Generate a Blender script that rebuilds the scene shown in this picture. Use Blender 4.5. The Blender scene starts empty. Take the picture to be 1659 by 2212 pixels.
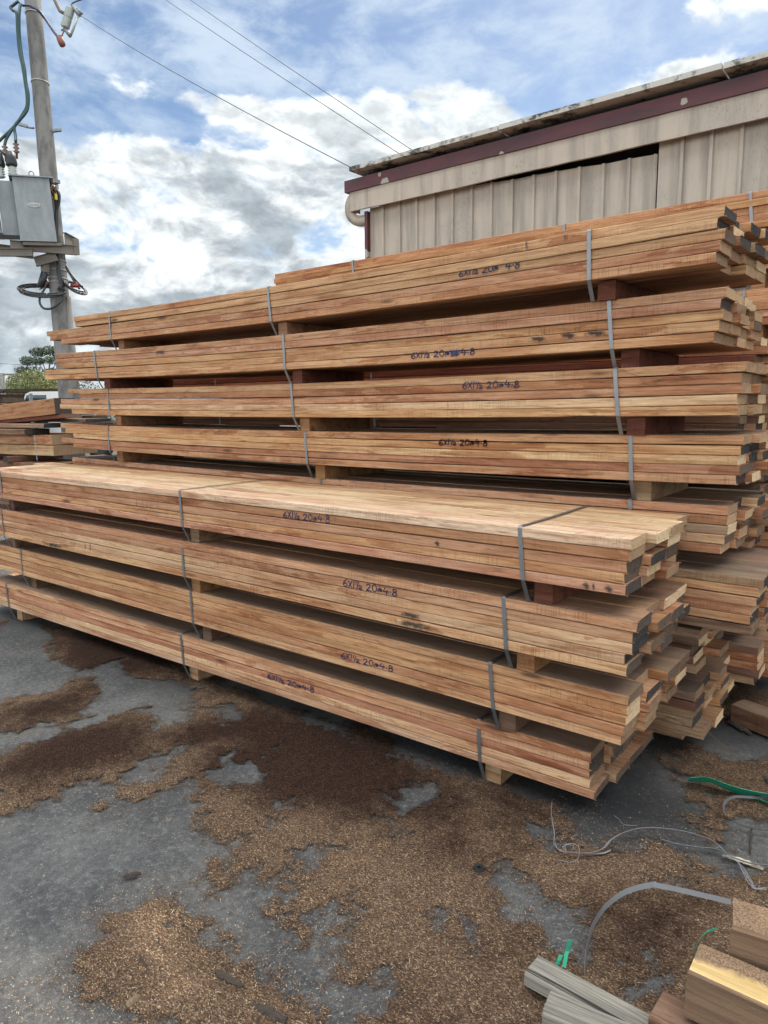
import bpy, math, random
import numpy as np

# ------------------------------------------------------------------ camera, sky, sun
SC = bpy.context.scene
COL = SC.collection
R = math.radians
rng = random.Random(7)
CAM_H = 1.56
CR = np.array([0.78762, 0.61611, -0.00848])
CU = np.array([-0.08550, 0.12287, 0.98873])
CF = np.array([-0.61020, 0.77803, -0.14945])
CF = CF / np.linalg.norm(CF); CR = CR - CF * (CR @ CF); CR /= np.linalg.norm(CR); CU = np.cross(CR, CF)
FPX = 2839.83 / 1.85172          # focal length in units of a 1659 x 2212 picture
cd = bpy.data.cameras.new('camera'); cam = bpy.data.objects.new('camera', cd); COL.objects.link(cam)
cd.sensor_fit = 'VERTICAL'; cd.sensor_height = 36; cd.lens = FPX / 2212 * 36
cd.clip_start = 0.05; cd.clip_end = 3000
from mathutils import Matrix, Vector
cam.matrix_world = Matrix(((CR[0], CU[0], -CF[0], 0), (CR[1], CU[1], -CF[1], 0), (CR[2], CU[2], -CF[2], CAM_H), (0, 0, 0, 1)))
SC.camera = cam
SC.view_settings.view_transform = 'Standard'; SC.view_settings.look = 'None'
SC.view_settings.exposure = 1.12; SC.view_settings.gamma = 1

def ray(u, v): return CF + CR * (u - 829.5) / FPX - CU * (v - 1106) / FPX
def gp(u, v, z=0.0):                       # point of the yard at height z
    r = ray(u, v); t = (z - CAM_H) / r[2]; return np.array([r[0] * t, r[1] * t, z])
def an(u, v, n):                           # point on an upright plane at distance n, parallel to the stacks
    r = ray(u, v); t = n / r[1]; return np.array([r[0] * t, n, CAM_H + r[2] * t])
def ad(u, v, d): return ray(u, v) * d + np.array([0, 0, CAM_H])

SUN_EL, SUN_AZ = R(47), R(24)              # behind the stacks, a little to the right
fh = np.array([CF[0], CF[1], 0]); fh /= np.linalg.norm(fh); rh = np.array([fh[1], -fh[0], 0])
sdir = (fh * math.cos(SUN_AZ) + rh * math.sin(SUN_AZ)) * math.cos(SUN_EL) + np.array([0, 0, math.sin(SUN_EL)])
ld = bpy.data.lights.new('sun', 'SUN'); ld.energy = 2.2; ld.angle = R(2.0); ld.color = (1, .88, .70)
sun = bpy.data.objects.new('sun', ld); COL.objects.link(sun)
sun.rotation_euler = Vector(sdir).to_track_quat('Z', 'Y').to_euler()

class NT:                                   # small helper to write node trees as expressions
    def __init__(s, tree): s.t = tree; s.n = tree.nodes; s.l = tree.links
    def new(s, typ, **kw):
        n = s.n.new(typ)
        for k, v in kw.items(): setattr(n, k, v)
        return n
    def put(s, sock, v):
        if hasattr(v, 'is_linked') or isinstance(v, bpy.types.NodeSocket): s.l.new(v, sock)
        elif v is not None: sock.default_value = v
    def m(s, op, a, b=None, c=None, clamp=False):
        n = s.new('ShaderNodeMath', operation=op, use_clamp=clamp); s.put(n.inputs[0], a)
        if b is not None: s.put(n.inputs[1], b)
        if c is not None: s.put(n.inputs[2], c)
        return n.outputs[0]
    def vm(s, op, a, b=None, out=0):
        n = s.new('ShaderNodeVectorMath', operation=op); s.put(n.inputs[0], a)
        if b is not None: s.put(n.inputs[1], b)
        return n.outputs[out]
    def mr(s, v, a, b, c=0.0, d=1.0, smooth=True):
        n = s.new('ShaderNodeMapRange', interpolation_type='SMOOTHSTEP' if smooth else 'LINEAR')
        for i, x in enumerate((v, a, b, c, d)): s.put(n.inputs[i], x)
        return n.outputs[0]
    def noise(s, vec, scale, detail=4, rough=.55, dist=0.0, w=None):
        n = s.new('ShaderNodeTexNoise'); s.put(n.inputs['Vector'], vec); n.inputs['Scale'].default_value = scale
        n.inputs['Detail'].default_value = detail; n.inputs['Roughness'].default_value = rough; n.inputs['Distortion'].default_value = dist
        return n.outputs['Fac']
    def mix(s, f, a, b, typ='MIX'):
        n = s.new('ShaderNodeMix', data_type='RGBA', blend_type=typ)
        s.put(n.inputs[0], f); s.put(n.inputs[6], (*a, 1) if isinstance(a, tuple) and len(a) == 3 else a)
        s.put(n.inputs[7], (*b, 1) if isinstance(b, tuple) and len(b) == 3 else b); return n.outputs[2]
    def scale(s, vec, xyz): return s.vm('MULTIPLY', vec, xyz)

w = bpy.data.worlds.new('World'); SC.world = w; w.use_nodes = True
T = NT(w.node_tree); T.n.clear()
dirv = T.vm('NORMALIZE', T.new('ShaderNodeTexCoord').outputs['Generated'])
sx = T.vm('DOT_PRODUCT', dirv, tuple(rh), 1); sy = T.vm('DOT_PRODUCT', dirv, tuple(fh), 1)
sep = T.new('ShaderNodeSeparateXYZ'); T.put(sep.inputs[0], dirv); dz = sep.outputs[2]
az = T.m('MULTIPLY', T.m('ARCTAN2', sx, sy), 57.2958); el = T.m('MULTIPLY', T.m('ARCSINE', dz), 57.2958)
def azel(u, v):
    r = ray(u, v); r = r / np.linalg.norm(r)
    return math.degrees(math.atan2(r @ rh, r @ fh)), math.degrees(math.asin(r[2]))
sky = T.new('ShaderNodeTexSky', sky_type='NISHITA'); sky.sun_disc = False
sky.sun_elevation = SUN_EL; sky.sun_rotation = math.atan2(sdir[0], sdir[1]); sky.air_density = 1.0; sky.dust_density = 0.6; sky.ozone_density = 1.6
cv = T.scale(dirv, (1, 1, 1.75))
warp = T.new('ShaderNodeTexNoise'); T.put(warp.inputs[0], cv); warp.inputs['Scale'].default_value = 5; warp.inputs['Detail'].default_value = 3
cvw = T.vm('ADD', cv, T.scale(T.vm('SUBTRACT', warp.outputs[1], (.5, .5, .5)), (.10, .10, .10)))
big = T.noise(cvw, 7.0, 9, .56)
fine = T.noise(T.vm('ADD', cvw, (3.1, 1.7, .4)), 21, 6, .55)
def gauss(u, v, su, sv, amp, rot=0.0):      # a broad cloud bank (or gap) of the sky, by bearing and elevation
    a, e = azel(u, v); A = T.m('SUBTRACT', az, a); E = T.m('SUBTRACT', el, e); c, s_ = math.cos(rot), math.sin(rot)
    x = T.m('ADD', T.m('MULTIPLY', A, c / su), T.m('MULTIPLY', E, s_ / su)); y = T.m('ADD', T.m('MULTIPLY', A, -s_ / sv), T.m('MULTIPLY', E, c / sv))
    return T.m('MULTIPLY', T.m('EXPONENT', T.m('MULTIPLY', T.m('ADD', T.m('MULTIPLY', x, x), T.m('MULTIPLY', y, y)), -1.0)), amp)
dens = T.m('ADD', T.m('MULTIPLY', big, 1.0), T.m('MULTIPLY', T.m('SUBTRACT', fine, .5), .36))
bias = T.m('ADD', T.mr(el, 21.5, 16.5, -.17, .24), T.mr(el, 33, 50, 0, .26))
for g in ((210, 178, 6.0, 2.0, .20, -.2), (430, 225, 8, 1.5, .30, -.15), (620, 250, 6, 1.6, .22), (820, 215, 7, 2.6, .27), (1020, 200, 4.5, 4.0, .27), (1080, 290, 8, 3, .18), (1480, 150, 6.5, 2.1, .34, .2),
          (1560, -10, 9, 1.8, .36), (1250, 90, 8, 2.2, -.15, .1), (1600, 70, 5, 1.0, -.16), (430, 275, 9, 1.3, -.28, -.06), (90, 235, 4, 2.2, -.24), (900, 60, 16, 3.5, -.12), (1230, 205, 4, 3.0, -.30), (1130, 60, 8, 6, -.15), (60, 420, 3, 3, -.14), (620, 150, 9, 1.6, -.14)):
    bias = T.m('ADD', bias, gauss(*g))
D = T.m('ADD', dens, bias)
cover = T.mr(D, .50, .66)
grey = T.noise(T.vm('ADD', T.scale(cvw, (1, 1, 1.35)), (7.3, 2.2, 9.1)), 8.5, 7, .55)
thick = T.m('MULTIPLY', T.mr(T.m('ADD', D, T.m('MULTIPLY', T.m('SUBTRACT', grey, .5), 1.5)), .54, .88), T.mr(el, 22, 16, .35, 1.0))
ccol = T.mix(thick, (.52, .545, .55), (.225, .255, .28))
wisp = T.noise(T.vm('ADD', cvw, (1.3, 5.2, 2.1)), 30, 6, .6)
ccol = T.vm('MULTIPLY', ccol, T.vm('MULTIPLY', T.mr(wisp, .3, .7, .80, 1.16), (1, 1, 1)))
ccol = T.mix(T.mr(el, 7, 0, 0, .55), ccol, (.215, .265, .31))
front = T.mr(T.m('MULTIPLY', sy, -1.0), -.55, .30, 1.0, 3.9)                   # clouds behind the camera and overhead brightened as added fill light
zen = T.mr(dz, .46, .80, 1.0, 1.9)
warm = T.mix(T.mr(T.m('MULTIPLY', sy, -1.0), -.4, .3), (1, 1, 1), (1.03, .985, .925))
ccol = T.vm('MULTIPLY', ccol, T.vm('MULTIPLY', T.m('MULTIPLY', front, zen), (1, 1, 1))); ccol = T.vm('MULTIPLY', ccol, warm)
cir = T.noise(T.vm('ADD', T.vm('ADD', T.scale(T.vm('MULTIPLY', sx, tuple(rh)), (3, 3, 3)), T.scale(dirv, (1.0, 1.0, 9.0))), (0, 0, 0)), 2.4, 6, .62, .25)
cirm = T.m('MULTIPLY', T.mr(cir, .34, .70), T.mr(el, 12, 24, .35, .92))
blue = T.mix(1.0, T.vm('MULTIPLY', sky.outputs[0], (.044, .048, .051)), (1, 1, 1), 'MULTIPLY')
blue = T.mix(cirm, blue, (.32, .38, .45))
skyc = T.mix(cover, blue, ccol)
skyc = T.mix(T.mr(dz, -.02, .0), (.10, .095, .09), skyc)
bg = T.new('ShaderNodeBackground'); T.put(bg.inputs[0], T.vm('MULTIPLY', skyc, (10, 10, 10))); bg.inputs[1].default_value = .10
T.l.new(bg.outputs[0], T.new('ShaderNodeOutputWorld').inputs[0])

# ------------------------------------------------------------------ materials
MATS = {}
def mat(name):
    m = bpy.data.materials.new(name); m.use_nodes = True; t = NT(m.node_tree); MATS[name] = m
    p = t.n['Principled BSDF']; return m, t, p
def bump(t, p, h, strength=.4, dist=.002):
    b = t.new('ShaderNodeBump'); b.inputs['Strength'].default_value = strength; b.inputs['Distance'].default_value = dist
    t.put(b.inputs['Height'], h); t.l.new(b.outputs[0], p.inputs['Normal'])
def objco(t): return t.new('ShaderNodeTexCoord').outputs['Object']
def simple(name, col, rough=.6, metal=0.0, var=.25, sc=6.0, stretch=(1, 1, 1), bumpd=.001, spec=None):
    m, t, p = mat(name); v = t.scale(objco(t), stretch)
    n = t.noise(v, sc, 6, .6); n2 = t.noise(v, sc * 9, 4, .6)
    f = t.m('ADD', t.m('MULTIPLY', n, var * 2), t.m('ADD', t.m('MULTIPLY', n2, var), 1 - 1.5 * var))
    t.put(p.inputs['Base Color'], t.vm('MULTIPLY', col, t.vm('MULTIPLY', f, (1, 1, 1))))
    p.inputs['Roughness'].default_value = rough; p.inputs['Metallic'].default_value = metal
    if spec is not None: p.inputs['Specular IOR Level'].default_value = spec
    if bumpd: bump(t, p, n2, .5, bumpd)
    return m

def make_wood():
    m, t, p = mat('sawn_hardwood')
    oi = t.new('ShaderNodeObjectInfo'); rnd = oi.outputs['Random']
    v = t.vm('ADD', objco(t), t.vm('MULTIPLY', rnd, (71.0, 23.0, 37.0)))
    slow = t.noise(t.scale(v, (.9, 3, 3)), 1.0, 3)
    grain = t.noise(t.vm('ADD', t.scale(v, (2.6, 105, 105)), t.vm('MULTIPLY', slow, (0, 5, 5))), 1.0, 5, .6, .9)
    fibre = t.noise(t.scale(v, (14, 420, 420)), 1.0, 3, .65)
    sawn = t.noise(t.scale(v, (260, 9, 9)), 1.0, 3, .6)
    sawp = t.mr(t.noise(t.scale(v, (2.3, 7, 7)), 1.0, 3), .42, .66)
    blotch = t.noise(t.scale(v, (1.7, 9, 9)), 1.0, 6, .62, .6)
    base = oi.outputs['Color']
    streak = t.noise(t.vm('ADD', t.scale(v, (.9, 42, 42)), t.vm('MULTIPLY', slow, (0, 3, 3))), 1.0, 4, .6, .5)
    c = t.mix(t.mr(blotch, .42, .64, 0, .80), base, t.vm('MULTIPLY', base, (.76, .60, .52)))
    c = t.mix(t.mr(streak, .50, .68, 0, .48), c, t.vm('MULTIPLY', c, (.58, .46, .39)))
    c = t.mix(t.mr(streak, .46, .30, 0, .55), c, t.vm('MULTIPLY', c, (1.20, 1.22, 1.22)))
    c = t.mix(t.mr(grain, .46, .66, 0, .62), c, t.vm('MULTIPLY', c, (.52, .42, .36)))
    c = t.mix(t.mr(grain, .46, .30, 0, .5), c, t.vm('MULTIPLY', c, (1.20, 1.22, 1.24)))
    c = t.mix(t.m('MULTIPLY', t.mr(sawn, .50, .66), t.m('MULTIPLY', sawp, .62)), c, t.vm('MULTIPLY', c, (.50, .44, .42)))
    fl = t.noise(t.vm('ADD', t.scale(v, (17, 190, 190)), (4, 4, 8)), 1.0, 3, .6)
    c = t.mix(t.mr(fl, .60, .68, 0, .55), c, t.vm('MULTIPLY', c, (.40, .32, .28)))
    c = t.mix(t.mr(fl, .40, .33, 0, .45), c, t.vm('MULTIPLY', c, (1.35, 1.40, 1.45)))
    pn = t.noise(t.vm('ADD', t.scale(v, (2.4, 13, 13)), (2, 6, 1)), 1.0, 9, .68, .4)
    c = t.mix(t.m('MULTIPLY', t.mr(pn, .53, .555), t.mr(t.noise(t.scale(v, (.8, 4, 4)), 1.0, 2), .44, .56, 0, .72)), c, t.vm('MULTIPLY', c, (.62, .44, .36)))
    kv = t.new('ShaderNodeTexVoronoi'); t.put(kv.inputs['Vector'], t.scale(v, (2.6, 14, 14))); kv.inputs['Scale'].default_value = 1.0
    ksep = t.new('ShaderNodeSeparateColor'); t.put(ksep.inputs[0], kv.outputs['Color'])
    kn = t.m('MULTIPLY', t.mr(t.m('ADD', kv.outputs['Distance'], t.m('MULTIPLY', t.m('SUBTRACT', grain, .5), .22)), .19, .06), t.m('GREATER_THAN', ksep.outputs[0], .78))
    c = t.mix(t.m('MULTIPLY', kn, .8), c, (.05, .026, .018))
    c = t.vm('MULTIPLY', c, t.vm('MULTIPLY', t.m('ADD', .62, t.m('MULTIPLY', fibre, .80)), (1, 1, 1)))
    st = t.noise(t.vm('ADD', t.scale(v, (2.6, 17, 17)), (5, 9, 2)), 1.0, 7, .68, .8)
    stn = t.m('MULTIPLY', t.mr(st, .62, .74), .72)
    c = t.mix(stn, c, t.vm('MULTIPLY', c, (.30, .27, .29)))
    ck = t.noise(t.scale(v, (1.1, 95, 95)), 1.0, 3, .5, .3)         # long drying checks
    c = t.mix(t.m('MULTIPLY', t.mr(ck, .69, .74), t.mr(slow, .45, .6)), c, (.035, .02, .014))
    mm = t.noise(t.vm('ADD', t.scale(v, (55, 6, 6)), t.vm('MULTIPLY', sawn, (0, .5, 0))), 1.0, 2, .5)  # black saw burn ticks
    mp = t.mr(t.noise(t.vm('ADD', t.scale(v, (1.3, 5, 5)), (9, 1, 4)), 1.0, 3), .66, .74)
    c = t.mix(t.m('MULTIPLY', t.mr(mm, .60, .70, 0, .8), mp), c, (.03, .028, .032))
    # grey dust lies on upward faces
    geo = t.new('ShaderNodeNewGeometry'); sp = t.new('ShaderNodeSeparateXYZ'); t.put(sp.inputs[0], geo.outputs['Normal'])
    dust = t.new('ShaderNodeAttribute', attribute_type='OBJECT', attribute_name='dust').outputs['Fac']
    up = t.m('MULTIPLY', t.mr(sp.outputs[2], .6, .95), t.m('MULTIPLY', dust, t.m('ADD', .45, t.m('MULTIPLY', blotch, .7))), clamp=True)
    c = t.mix(up, c, (.150, .118, .092))
    t.put(p.inputs['Base Color'], c); p.inputs['Roughness'].default_value = .82; p.inputs['Specular IOR Level'].default_value = .25
    bump(t, p, t.m('ADD', t.m('MULTIPLY', fibre, .5), t.m('ADD', t.m('MULTIPLY', sawn, t.m('MULTIPLY', sawp, .8)), t.m('MULTIPLY', stn, -.4))), .7, .0022)
    return m
def make_end():
    m, t, p = mat('sawn_end_grain')
    oi = t.new('ShaderNodeObjectInfo'); rnd = oi.outputs['Random']
    tone = t.new('ShaderNodeAttribute', attribute_type='OBJECT', attribute_name='end_tone').outputs['Fac']
    co = objco(t); v = t.vm('ADD', co, t.vm('MULTIPLY', rnd, (13.0, 5.0, 9.0)))
    cr = t.new('ShaderNodeValToRGB'); t.put(cr.inputs[0], tone); e = cr.color_ramp
    e.elements[0].position = 0; e.elements[0].color = (.030, .030, .033, 1); e.elements[1].position = 1; e.elements[1].color = (.62, .47, .30, 1)
    for pos, c in ((.22, (.06, .05, .045, 1)), (.45, (.21, .135, .085, 1)), (.72, (.40, .26, .15, 1))): x = e.elements.new(pos); x.color = c
    off = t.vm('ADD', t.scale(co, (0, 1, 1)), t.vm('MULTIPLY', t.vm('SUBTRACT', t.new('ShaderNodeCombineXYZ').outputs[0], (0, .5, .5)), (0, 0, 0)))
    cx = t.new('ShaderNodeCombineXYZ'); t.put(cx.inputs[1], t.m('MULTIPLY', t.m('SUBTRACT', rnd, .5), .16)); t.put(cx.inputs[2], t.m('SUBTRACT', -.03, t.m('MULTIPLY', rnd, .05)))
    dd = t.vm('LENGTH', t.vm('SUBTRACT', off, cx.outputs[0]), None, 1)
    wob = t.noise(v, 25, 3)
    ring = t.m('SINE', t.m('MULTIPLY', t.m('ADD', dd, t.m('MULTIPLY', wob, .006)), 900))
    rough = t.noise(t.scale(v, (1, 60, 260)), 1.0, 4, .65)
    blot = t.noise(v, 32, 5, .6)
    c = t.mix(t.mr(ring, -.2, 1, 0, .35), cr.outputs[0], t.vm('MULTIPLY', cr.outputs[0], (.55, .48, .42)))
    c = t.mix(t.mr(rough, .5, .75, 0, .45), c, t.vm('MULTIPLY', c, (.5, .46, .44)))
    c = t.mix(t.mr(blot, .52, .72, 0, .5), c, t.vm('MULTIPLY', c, (.45, .42, .42)))
    c = t.mix(t.m('MULTIPLY', t.mr(rough, .52, .34), t.mr(blot, .6, .4, .2, .8)), c, t.vm('ADD', t.vm('MULTIPLY', c, (1.15, 1.12, 1.1)), (.045, .034, .024)))
    t.put(p.inputs['Base Color'], c); p.inputs['Roughness'].default_value = .9; p.inputs['Specular IOR Level'].default_value = .2
    bump(t, p, t.m('ADD', rough, blot), .8, .003)
    return m
WOOD, END = make_wood(), make_end()
STRAP = simple('steel_strapping', (.20, .208, .22), .42, .75, .22, 20, (1, 1, 1), 0)
INK = simple('blue_marker_ink', (.010, .018, .090), .5, 0, .35, 120, (1, 1, 1), 0)

def smudge_mat():
    m, t, p = mat('black_smudge'); tc = t.new('ShaderNodeTexCoord'); g = t.vm('SUBTRACT', t.scale(tc.outputs['Generated'], (1, 0, 1)), (.5, 0, .5)); d = t.vm('LENGTH', g, None, 1)
    n = t.noise(t.scale(tc.outputs['Object'], (35, 1, 90)), 1.0, 5, .7); t.put(p.inputs['Base Color'], (.012, .012, .016, 1)); p.inputs['Roughness'].default_value = .8
    t.put(p.inputs['Alpha'], t.m('MULTIPLY', t.mr(t.m('ADD', d, t.m('MULTIPLY', t.m('SUBTRACT', n, .5), 1.3)), .46, .12), .75)); return m
SMUDGE = smudge_mat()
# ------------------------------------------------------------------ mesh helpers
def link(name, me, parent=None):
    o = bpy.data.objects.new(name, me); COL.objects.link(o)
    if parent is not None: o.parent = parent
    return o
def tag(o, label=None, cat=None, group=None, kind=None):
    if label: o['label'] = label
    if cat: o['category'] = cat
    if group: o['group'] = group
    if kind: o['kind'] = kind
    return o
def empty(name, loc, rz=0.0):
    o = bpy.data.objects.new(name, None); COL.objects.link(o); o.location = loc; o.rotation_euler = (0, 0, rz); o.empty_display_size = .1
    return o
class MB:
    def __init__(s): s.v = []; s.f = []; s.mi = []; s.sm = []
    def quad(s, pts, mi=0):
        b = len(s.v); s.v += [tuple(map(float, p)) for p in pts]; s.f.append(tuple(range(b, b + len(pts)))); s.mi.append(mi); s.sm.append(False)
    def box(s, c, d, ax=None, mi=0):        # centre, full size, optional 3 axes
        c = np.array(c, float); A = np.eye(3) if ax is None else np.array(ax, float); b = len(s.v)
        for k in range(8):
            q = np.array([(k & 1) - .5, (k >> 1 & 1) - .5, (k >> 2 & 1) - .5]) * np.array(d); s.v.append(tuple(c + q @ A))
        for f in ((0, 2, 3, 1), (4, 5, 7, 6), (0, 1, 5, 4), (2, 6, 7, 3), (0, 4, 6, 2), (1, 3, 7, 5)): s.f.append(tuple(b + i for i in f)); s.mi.append(mi); s.sm.append(False)
    def tube(s, pts, r, n=8, mi=0, cap=True):
        pts = [np.array(p, float) for p in pts]; b = len(s.v); m = len(pts); prev = None
        for i, p in enumerate(pts):
            d = pts[min(i + 1, m - 1)] - pts[max(i - 1, 0)]; d = d / (np.linalg.norm(d) + 1e-12)
            if prev is None: a = np.cross(d, [0, 0, 1] if abs(d[2]) < .9 else [1, 0, 0])
            else: a = prev - d * (prev @ d)
            a = a / np.linalg.norm(a); prev = a; c = np.cross(d, a); rr = r[i] if isinstance(r, (list, tuple)) else r
            for k in range(n): q = 2 * math.pi * k / n; s.v.append(tuple(p + (a * math.cos(q) + c * math.sin(q)) * rr))
        for i in range(m - 1):
            for k in range(n):
                k2 = (k + 1) % n; s.f.append((b + i * n + k, b + i * n + k2, b + (i + 1) * n + k2, b + (i + 1) * n + k)); s.mi.append(mi); s.sm.append(True)
        if cap:
            s.f.append(tuple(b + k for k in reversed(range(n)))); s.f.append(tuple(b + (m - 1) * n + k for k in range(n))); s.mi += [mi, mi]; s.sm += [False, False]
    def strip(s, pts, wv, th=.0012, mi=0):   # flat band: path points, width vector (one or per point), thickness along the band normal
        pts = [np.array(p, float) for p in pts]; m = len(pts); b = len(s.v)
        for i, p in enumerate(pts):
            wvec = np.array(wv[i] if isinstance(wv, list) else wv, float)
            d = pts[min(i + 1, m - 1)] - pts[max(i - 1, 0)]; nn = np.cross(d, wvec); nn = nn / (np.linalg.norm(nn) + 1e-12) * th / 2
            for q in (p - wvec / 2 - nn, p + wvec / 2 - nn, p + wvec / 2 + nn, p - wvec / 2 + nn): s.v.append(tuple(q))
        for i in range(m - 1):
            for k in range(4):
                k2 = (k + 1) % 4; s.f.append((b + i * 4 + k, b + i * 4 + k2, b + i * 4 + 4 + k2, b + i * 4 + 4 + k)); s.mi.append(mi); s.sm.append(False)
        s.f += [(b + 3, b + 2, b + 1, b), tuple(b + (m - 1) * 4 + k for k in range(4))]; s.mi += [mi, mi]; s.sm += [False, False]
    def lathe(s, prof, c, ax=(0, 0, 1), n=14, mi=0):
        c = np.array(c, float); ax = np.array(ax, float); ax /= np.linalg.norm(ax)
        a = np.cross(ax, [1, 0, 0] if abs(ax[0]) < .9 else [0, 1, 0]); a /= np.linalg.norm(a); e = np.cross(ax, a); b = len(s.v)
        for r_, h_ in prof:
            for k in range(n): q = 2 * math.pi * k / n; s.v.append(tuple(c + ax * h_ + (a * math.cos(q) + e * math.sin(q)) * r_))
        for i in range(len(prof) - 1):
            for k in range(n):
                k2 = (k + 1) % n; s.f.append((b + i * n + k, b + i * n + k2, b + (i + 1) * n + k2, b + (i + 1) * n + k)); s.mi.append(mi); s.sm.append(True)
        s.f.append(tuple(b + k for k in reversed(range(n)))); s.f.append(tuple(b + (len(prof) - 1) * n + k for k in range(n))); s.mi += [mi, mi]; s.sm += [False, False]
    def mesh(s, name, mats):
        me = bpy.data.meshes.new(name); me.from_pydata(s.v, [], s.f)
        for m in (mats if isinstance(mats, (list, tuple)) else [mats]): me.materials.append(m)
        me.polygons.foreach_set('material_index', s.mi); me.polygons.foreach_set('use_smooth', s.sm); me.update(); return me
    def build(s, name, mats, parent=None): return link(name, s.mesh(name, mats), parent)
def curve(pts, k=6):                         # Catmull-Rom through points
    P = [np.array(p, float) for p in pts]; P = [2 * P[0] - P[1]] + P + [2 * P[-1] - P[-2]]; out = []
    for i in range(1, len(P) - 2):
        for j in range(k):
            t = j / k; a, b, c, d = P[i - 1:i + 3]
            out.append(.5 * ((2 * b) + (c - a) * t + (2 * a - 5 * b + 4 * c - d) * t * t + (3 * b - a - 3 * c + d) * t ** 3))
    out.append(P[-2]); return out

# ------------------------------------------------------------------ timber
def board_mesh(L, W, H, seed, nseg=26, bow=.0, rag=.0025, chamf=.0024):
    r = np.random.RandomState(seed); xs = np.linspace(-L / 2, L / 2, nseg + 1)
    xs[1:-1] += r.uniform(-.3, .3, nseg - 1) * L / nseg * .5
    c = chamf; prof = [(-W / 2 + c, -H / 2), (W / 2 - c, -H / 2), (W / 2, -H / 2 + c), (W / 2, H / 2 - c), (W / 2 - c, H / 2), (-W / 2 + c, H / 2), (-W / 2, H / 2 - c), (-W / 2, -H / 2 + c)]
    ph = r.uniform(0, 6.28, 6); V = []
    for i, x in enumerate(xs):
        q = x / L * 6.28; oy = .0022 * math.sin(q * .5 + ph[0]) + .001 * math.sin(q * 1.7 + ph[1]); oz = .0013 * math.sin(q * .9 + ph[2]) - bow * (1 - (2 * x / L) ** 2)
        for k, (y, z) in enumerate(prof):
            e = r.uniform(-1, 1, 3); xe = x + (e[0] * rag if i in (0, nseg) else 0)
            V.append((xe, y + oy + e[1] * .0006, z + oz + e[2] * .0005))
    F = []; mi = []
    for i in range(nseg):
        for k in range(8): k2 = (k + 1) % 8; F.append((i * 8 + k, (i + 1) * 8 + k, (i + 1) * 8 + k2, i * 8 + k2)); mi.append(0)
    F.append(tuple(range(8))); F.append(tuple(nseg * 8 + k for k in reversed(range(8)))); mi += [1, 1]
    for _ in range(34):                                 # torn fibres at the ends and along the arrises, rooted in the board
        i = nseg if r.rand() < .55 else (0 if r.rand() < .3 else r.randint(0, nseg + 1)); a = i * 8 + r.randint(0, 8); p = np.array(V[a]); e = 1 if i > nseg // 2 else -1
        q1 = p + np.array([e * r.uniform(.002, .011), r.uniform(-.005, .005), r.uniform(-.006, .004)]); q2 = p + np.array([0, r.uniform(-.0015, .0015), .0016]); b = len(V); V += [tuple(q1), tuple(q2)]; F.append((a, b, b + 1)); mi.append(0)
    me = bpy.data.meshes.new('board'); me.from_pydata(V, [], F); me.materials.append(WOOD); me.materials.append(END)
    me.polygons.foreach_set('material_index', mi); me.update(); return me
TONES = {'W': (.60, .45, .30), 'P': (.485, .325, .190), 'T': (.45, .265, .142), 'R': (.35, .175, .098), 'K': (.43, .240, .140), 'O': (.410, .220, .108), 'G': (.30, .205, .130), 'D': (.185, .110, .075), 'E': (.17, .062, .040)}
def tint(o, key, end=None, dust=.15):
    c = TONES[key]; f = rng.uniform(.88, 1.10); o.color = (c[0] * f, c[1] * f * rng.uniform(.96, 1.04), c[2] * f * rng.uniform(.92, 1.08), 1)
    o['end_tone'] = float(end if end is not None else rng.choice((.05, .12, .25, .40, .46, .5, .55, .62, .7, .75, .85, .95)))
    o['dust'] = float(dust); return o
GLYPH = {
 '6': ([[(.42, 1), (.2, .72), (.05, .38), (.08, .1), (.27, 0), (.46, .14), (.44, .36), (.25, .44), (.08, .3)]], .6),
 'X': ([[(.02, .95), (.2, .5), (.44, 0)], [(.46, .98), (.24, .5), (.02, .02)]], .56),
 '1': ([[(.12, 1), (.08, .5), (.06, 0)]], .3),
 'h': ([[(.05, 1), (.04, .62)], [(.34, 1), (.22, .5), (.12, 0)], [(.38, .44), (.5, .54), (.64, .46), (.58, .28), (.38, .06), (.74, .04)]], .85),
 '2': ([[(.02, .78), (.16, .98), (.38, .95), (.42, .7), (.25, .35), (.02, .03), (.3, .06), (.56, 0)]], .64),
 '0': ([[(.27, .98), (.07, .75), (.05, .3), (.24, .02), (.45, .2), (.47, .65), (.36, .94), (.22, .98)]], .6),
 '@': ([[(.08, .02), (.04, .35), (.14, .66), (.36, .68), (.46, .45), (.34, .26), (.2, .36), (.26, .52), (.38, .48)]], .62),
 '4': ([[(.22, 1), (.1, .68), (.02, .42), (.3, .42), (.58, .44)], [(.4, .72), (.38, .4), (.34, 0)]], .66),
 '.': ([[(.08, .46), (.12, .44), (.1, .40)]], .28),
 '8': ([[(.42, .88), (.26, 1), (.1, .86), (.14, .66), (.36, .5), (.48, .26), (.3, 0), (.1, .08), (.06, .3), (.24, .52), (.42, .7), (.43, .88)]], .6),
 '#': ([[(.0, .85), (.9, .8)], [(.05, .65), (.95, .62)], [(.0, .45), (1.0, .42)], [(.1, .22), (.9, .2)], [(.02, .05), (.6, .1)], [(.7, .95), (.72, .0)], [(.05, .95), (.3, .1)], [(.4, .9), (.6, .1)]], 1.15),
 ' ': ([], .34)}
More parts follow.
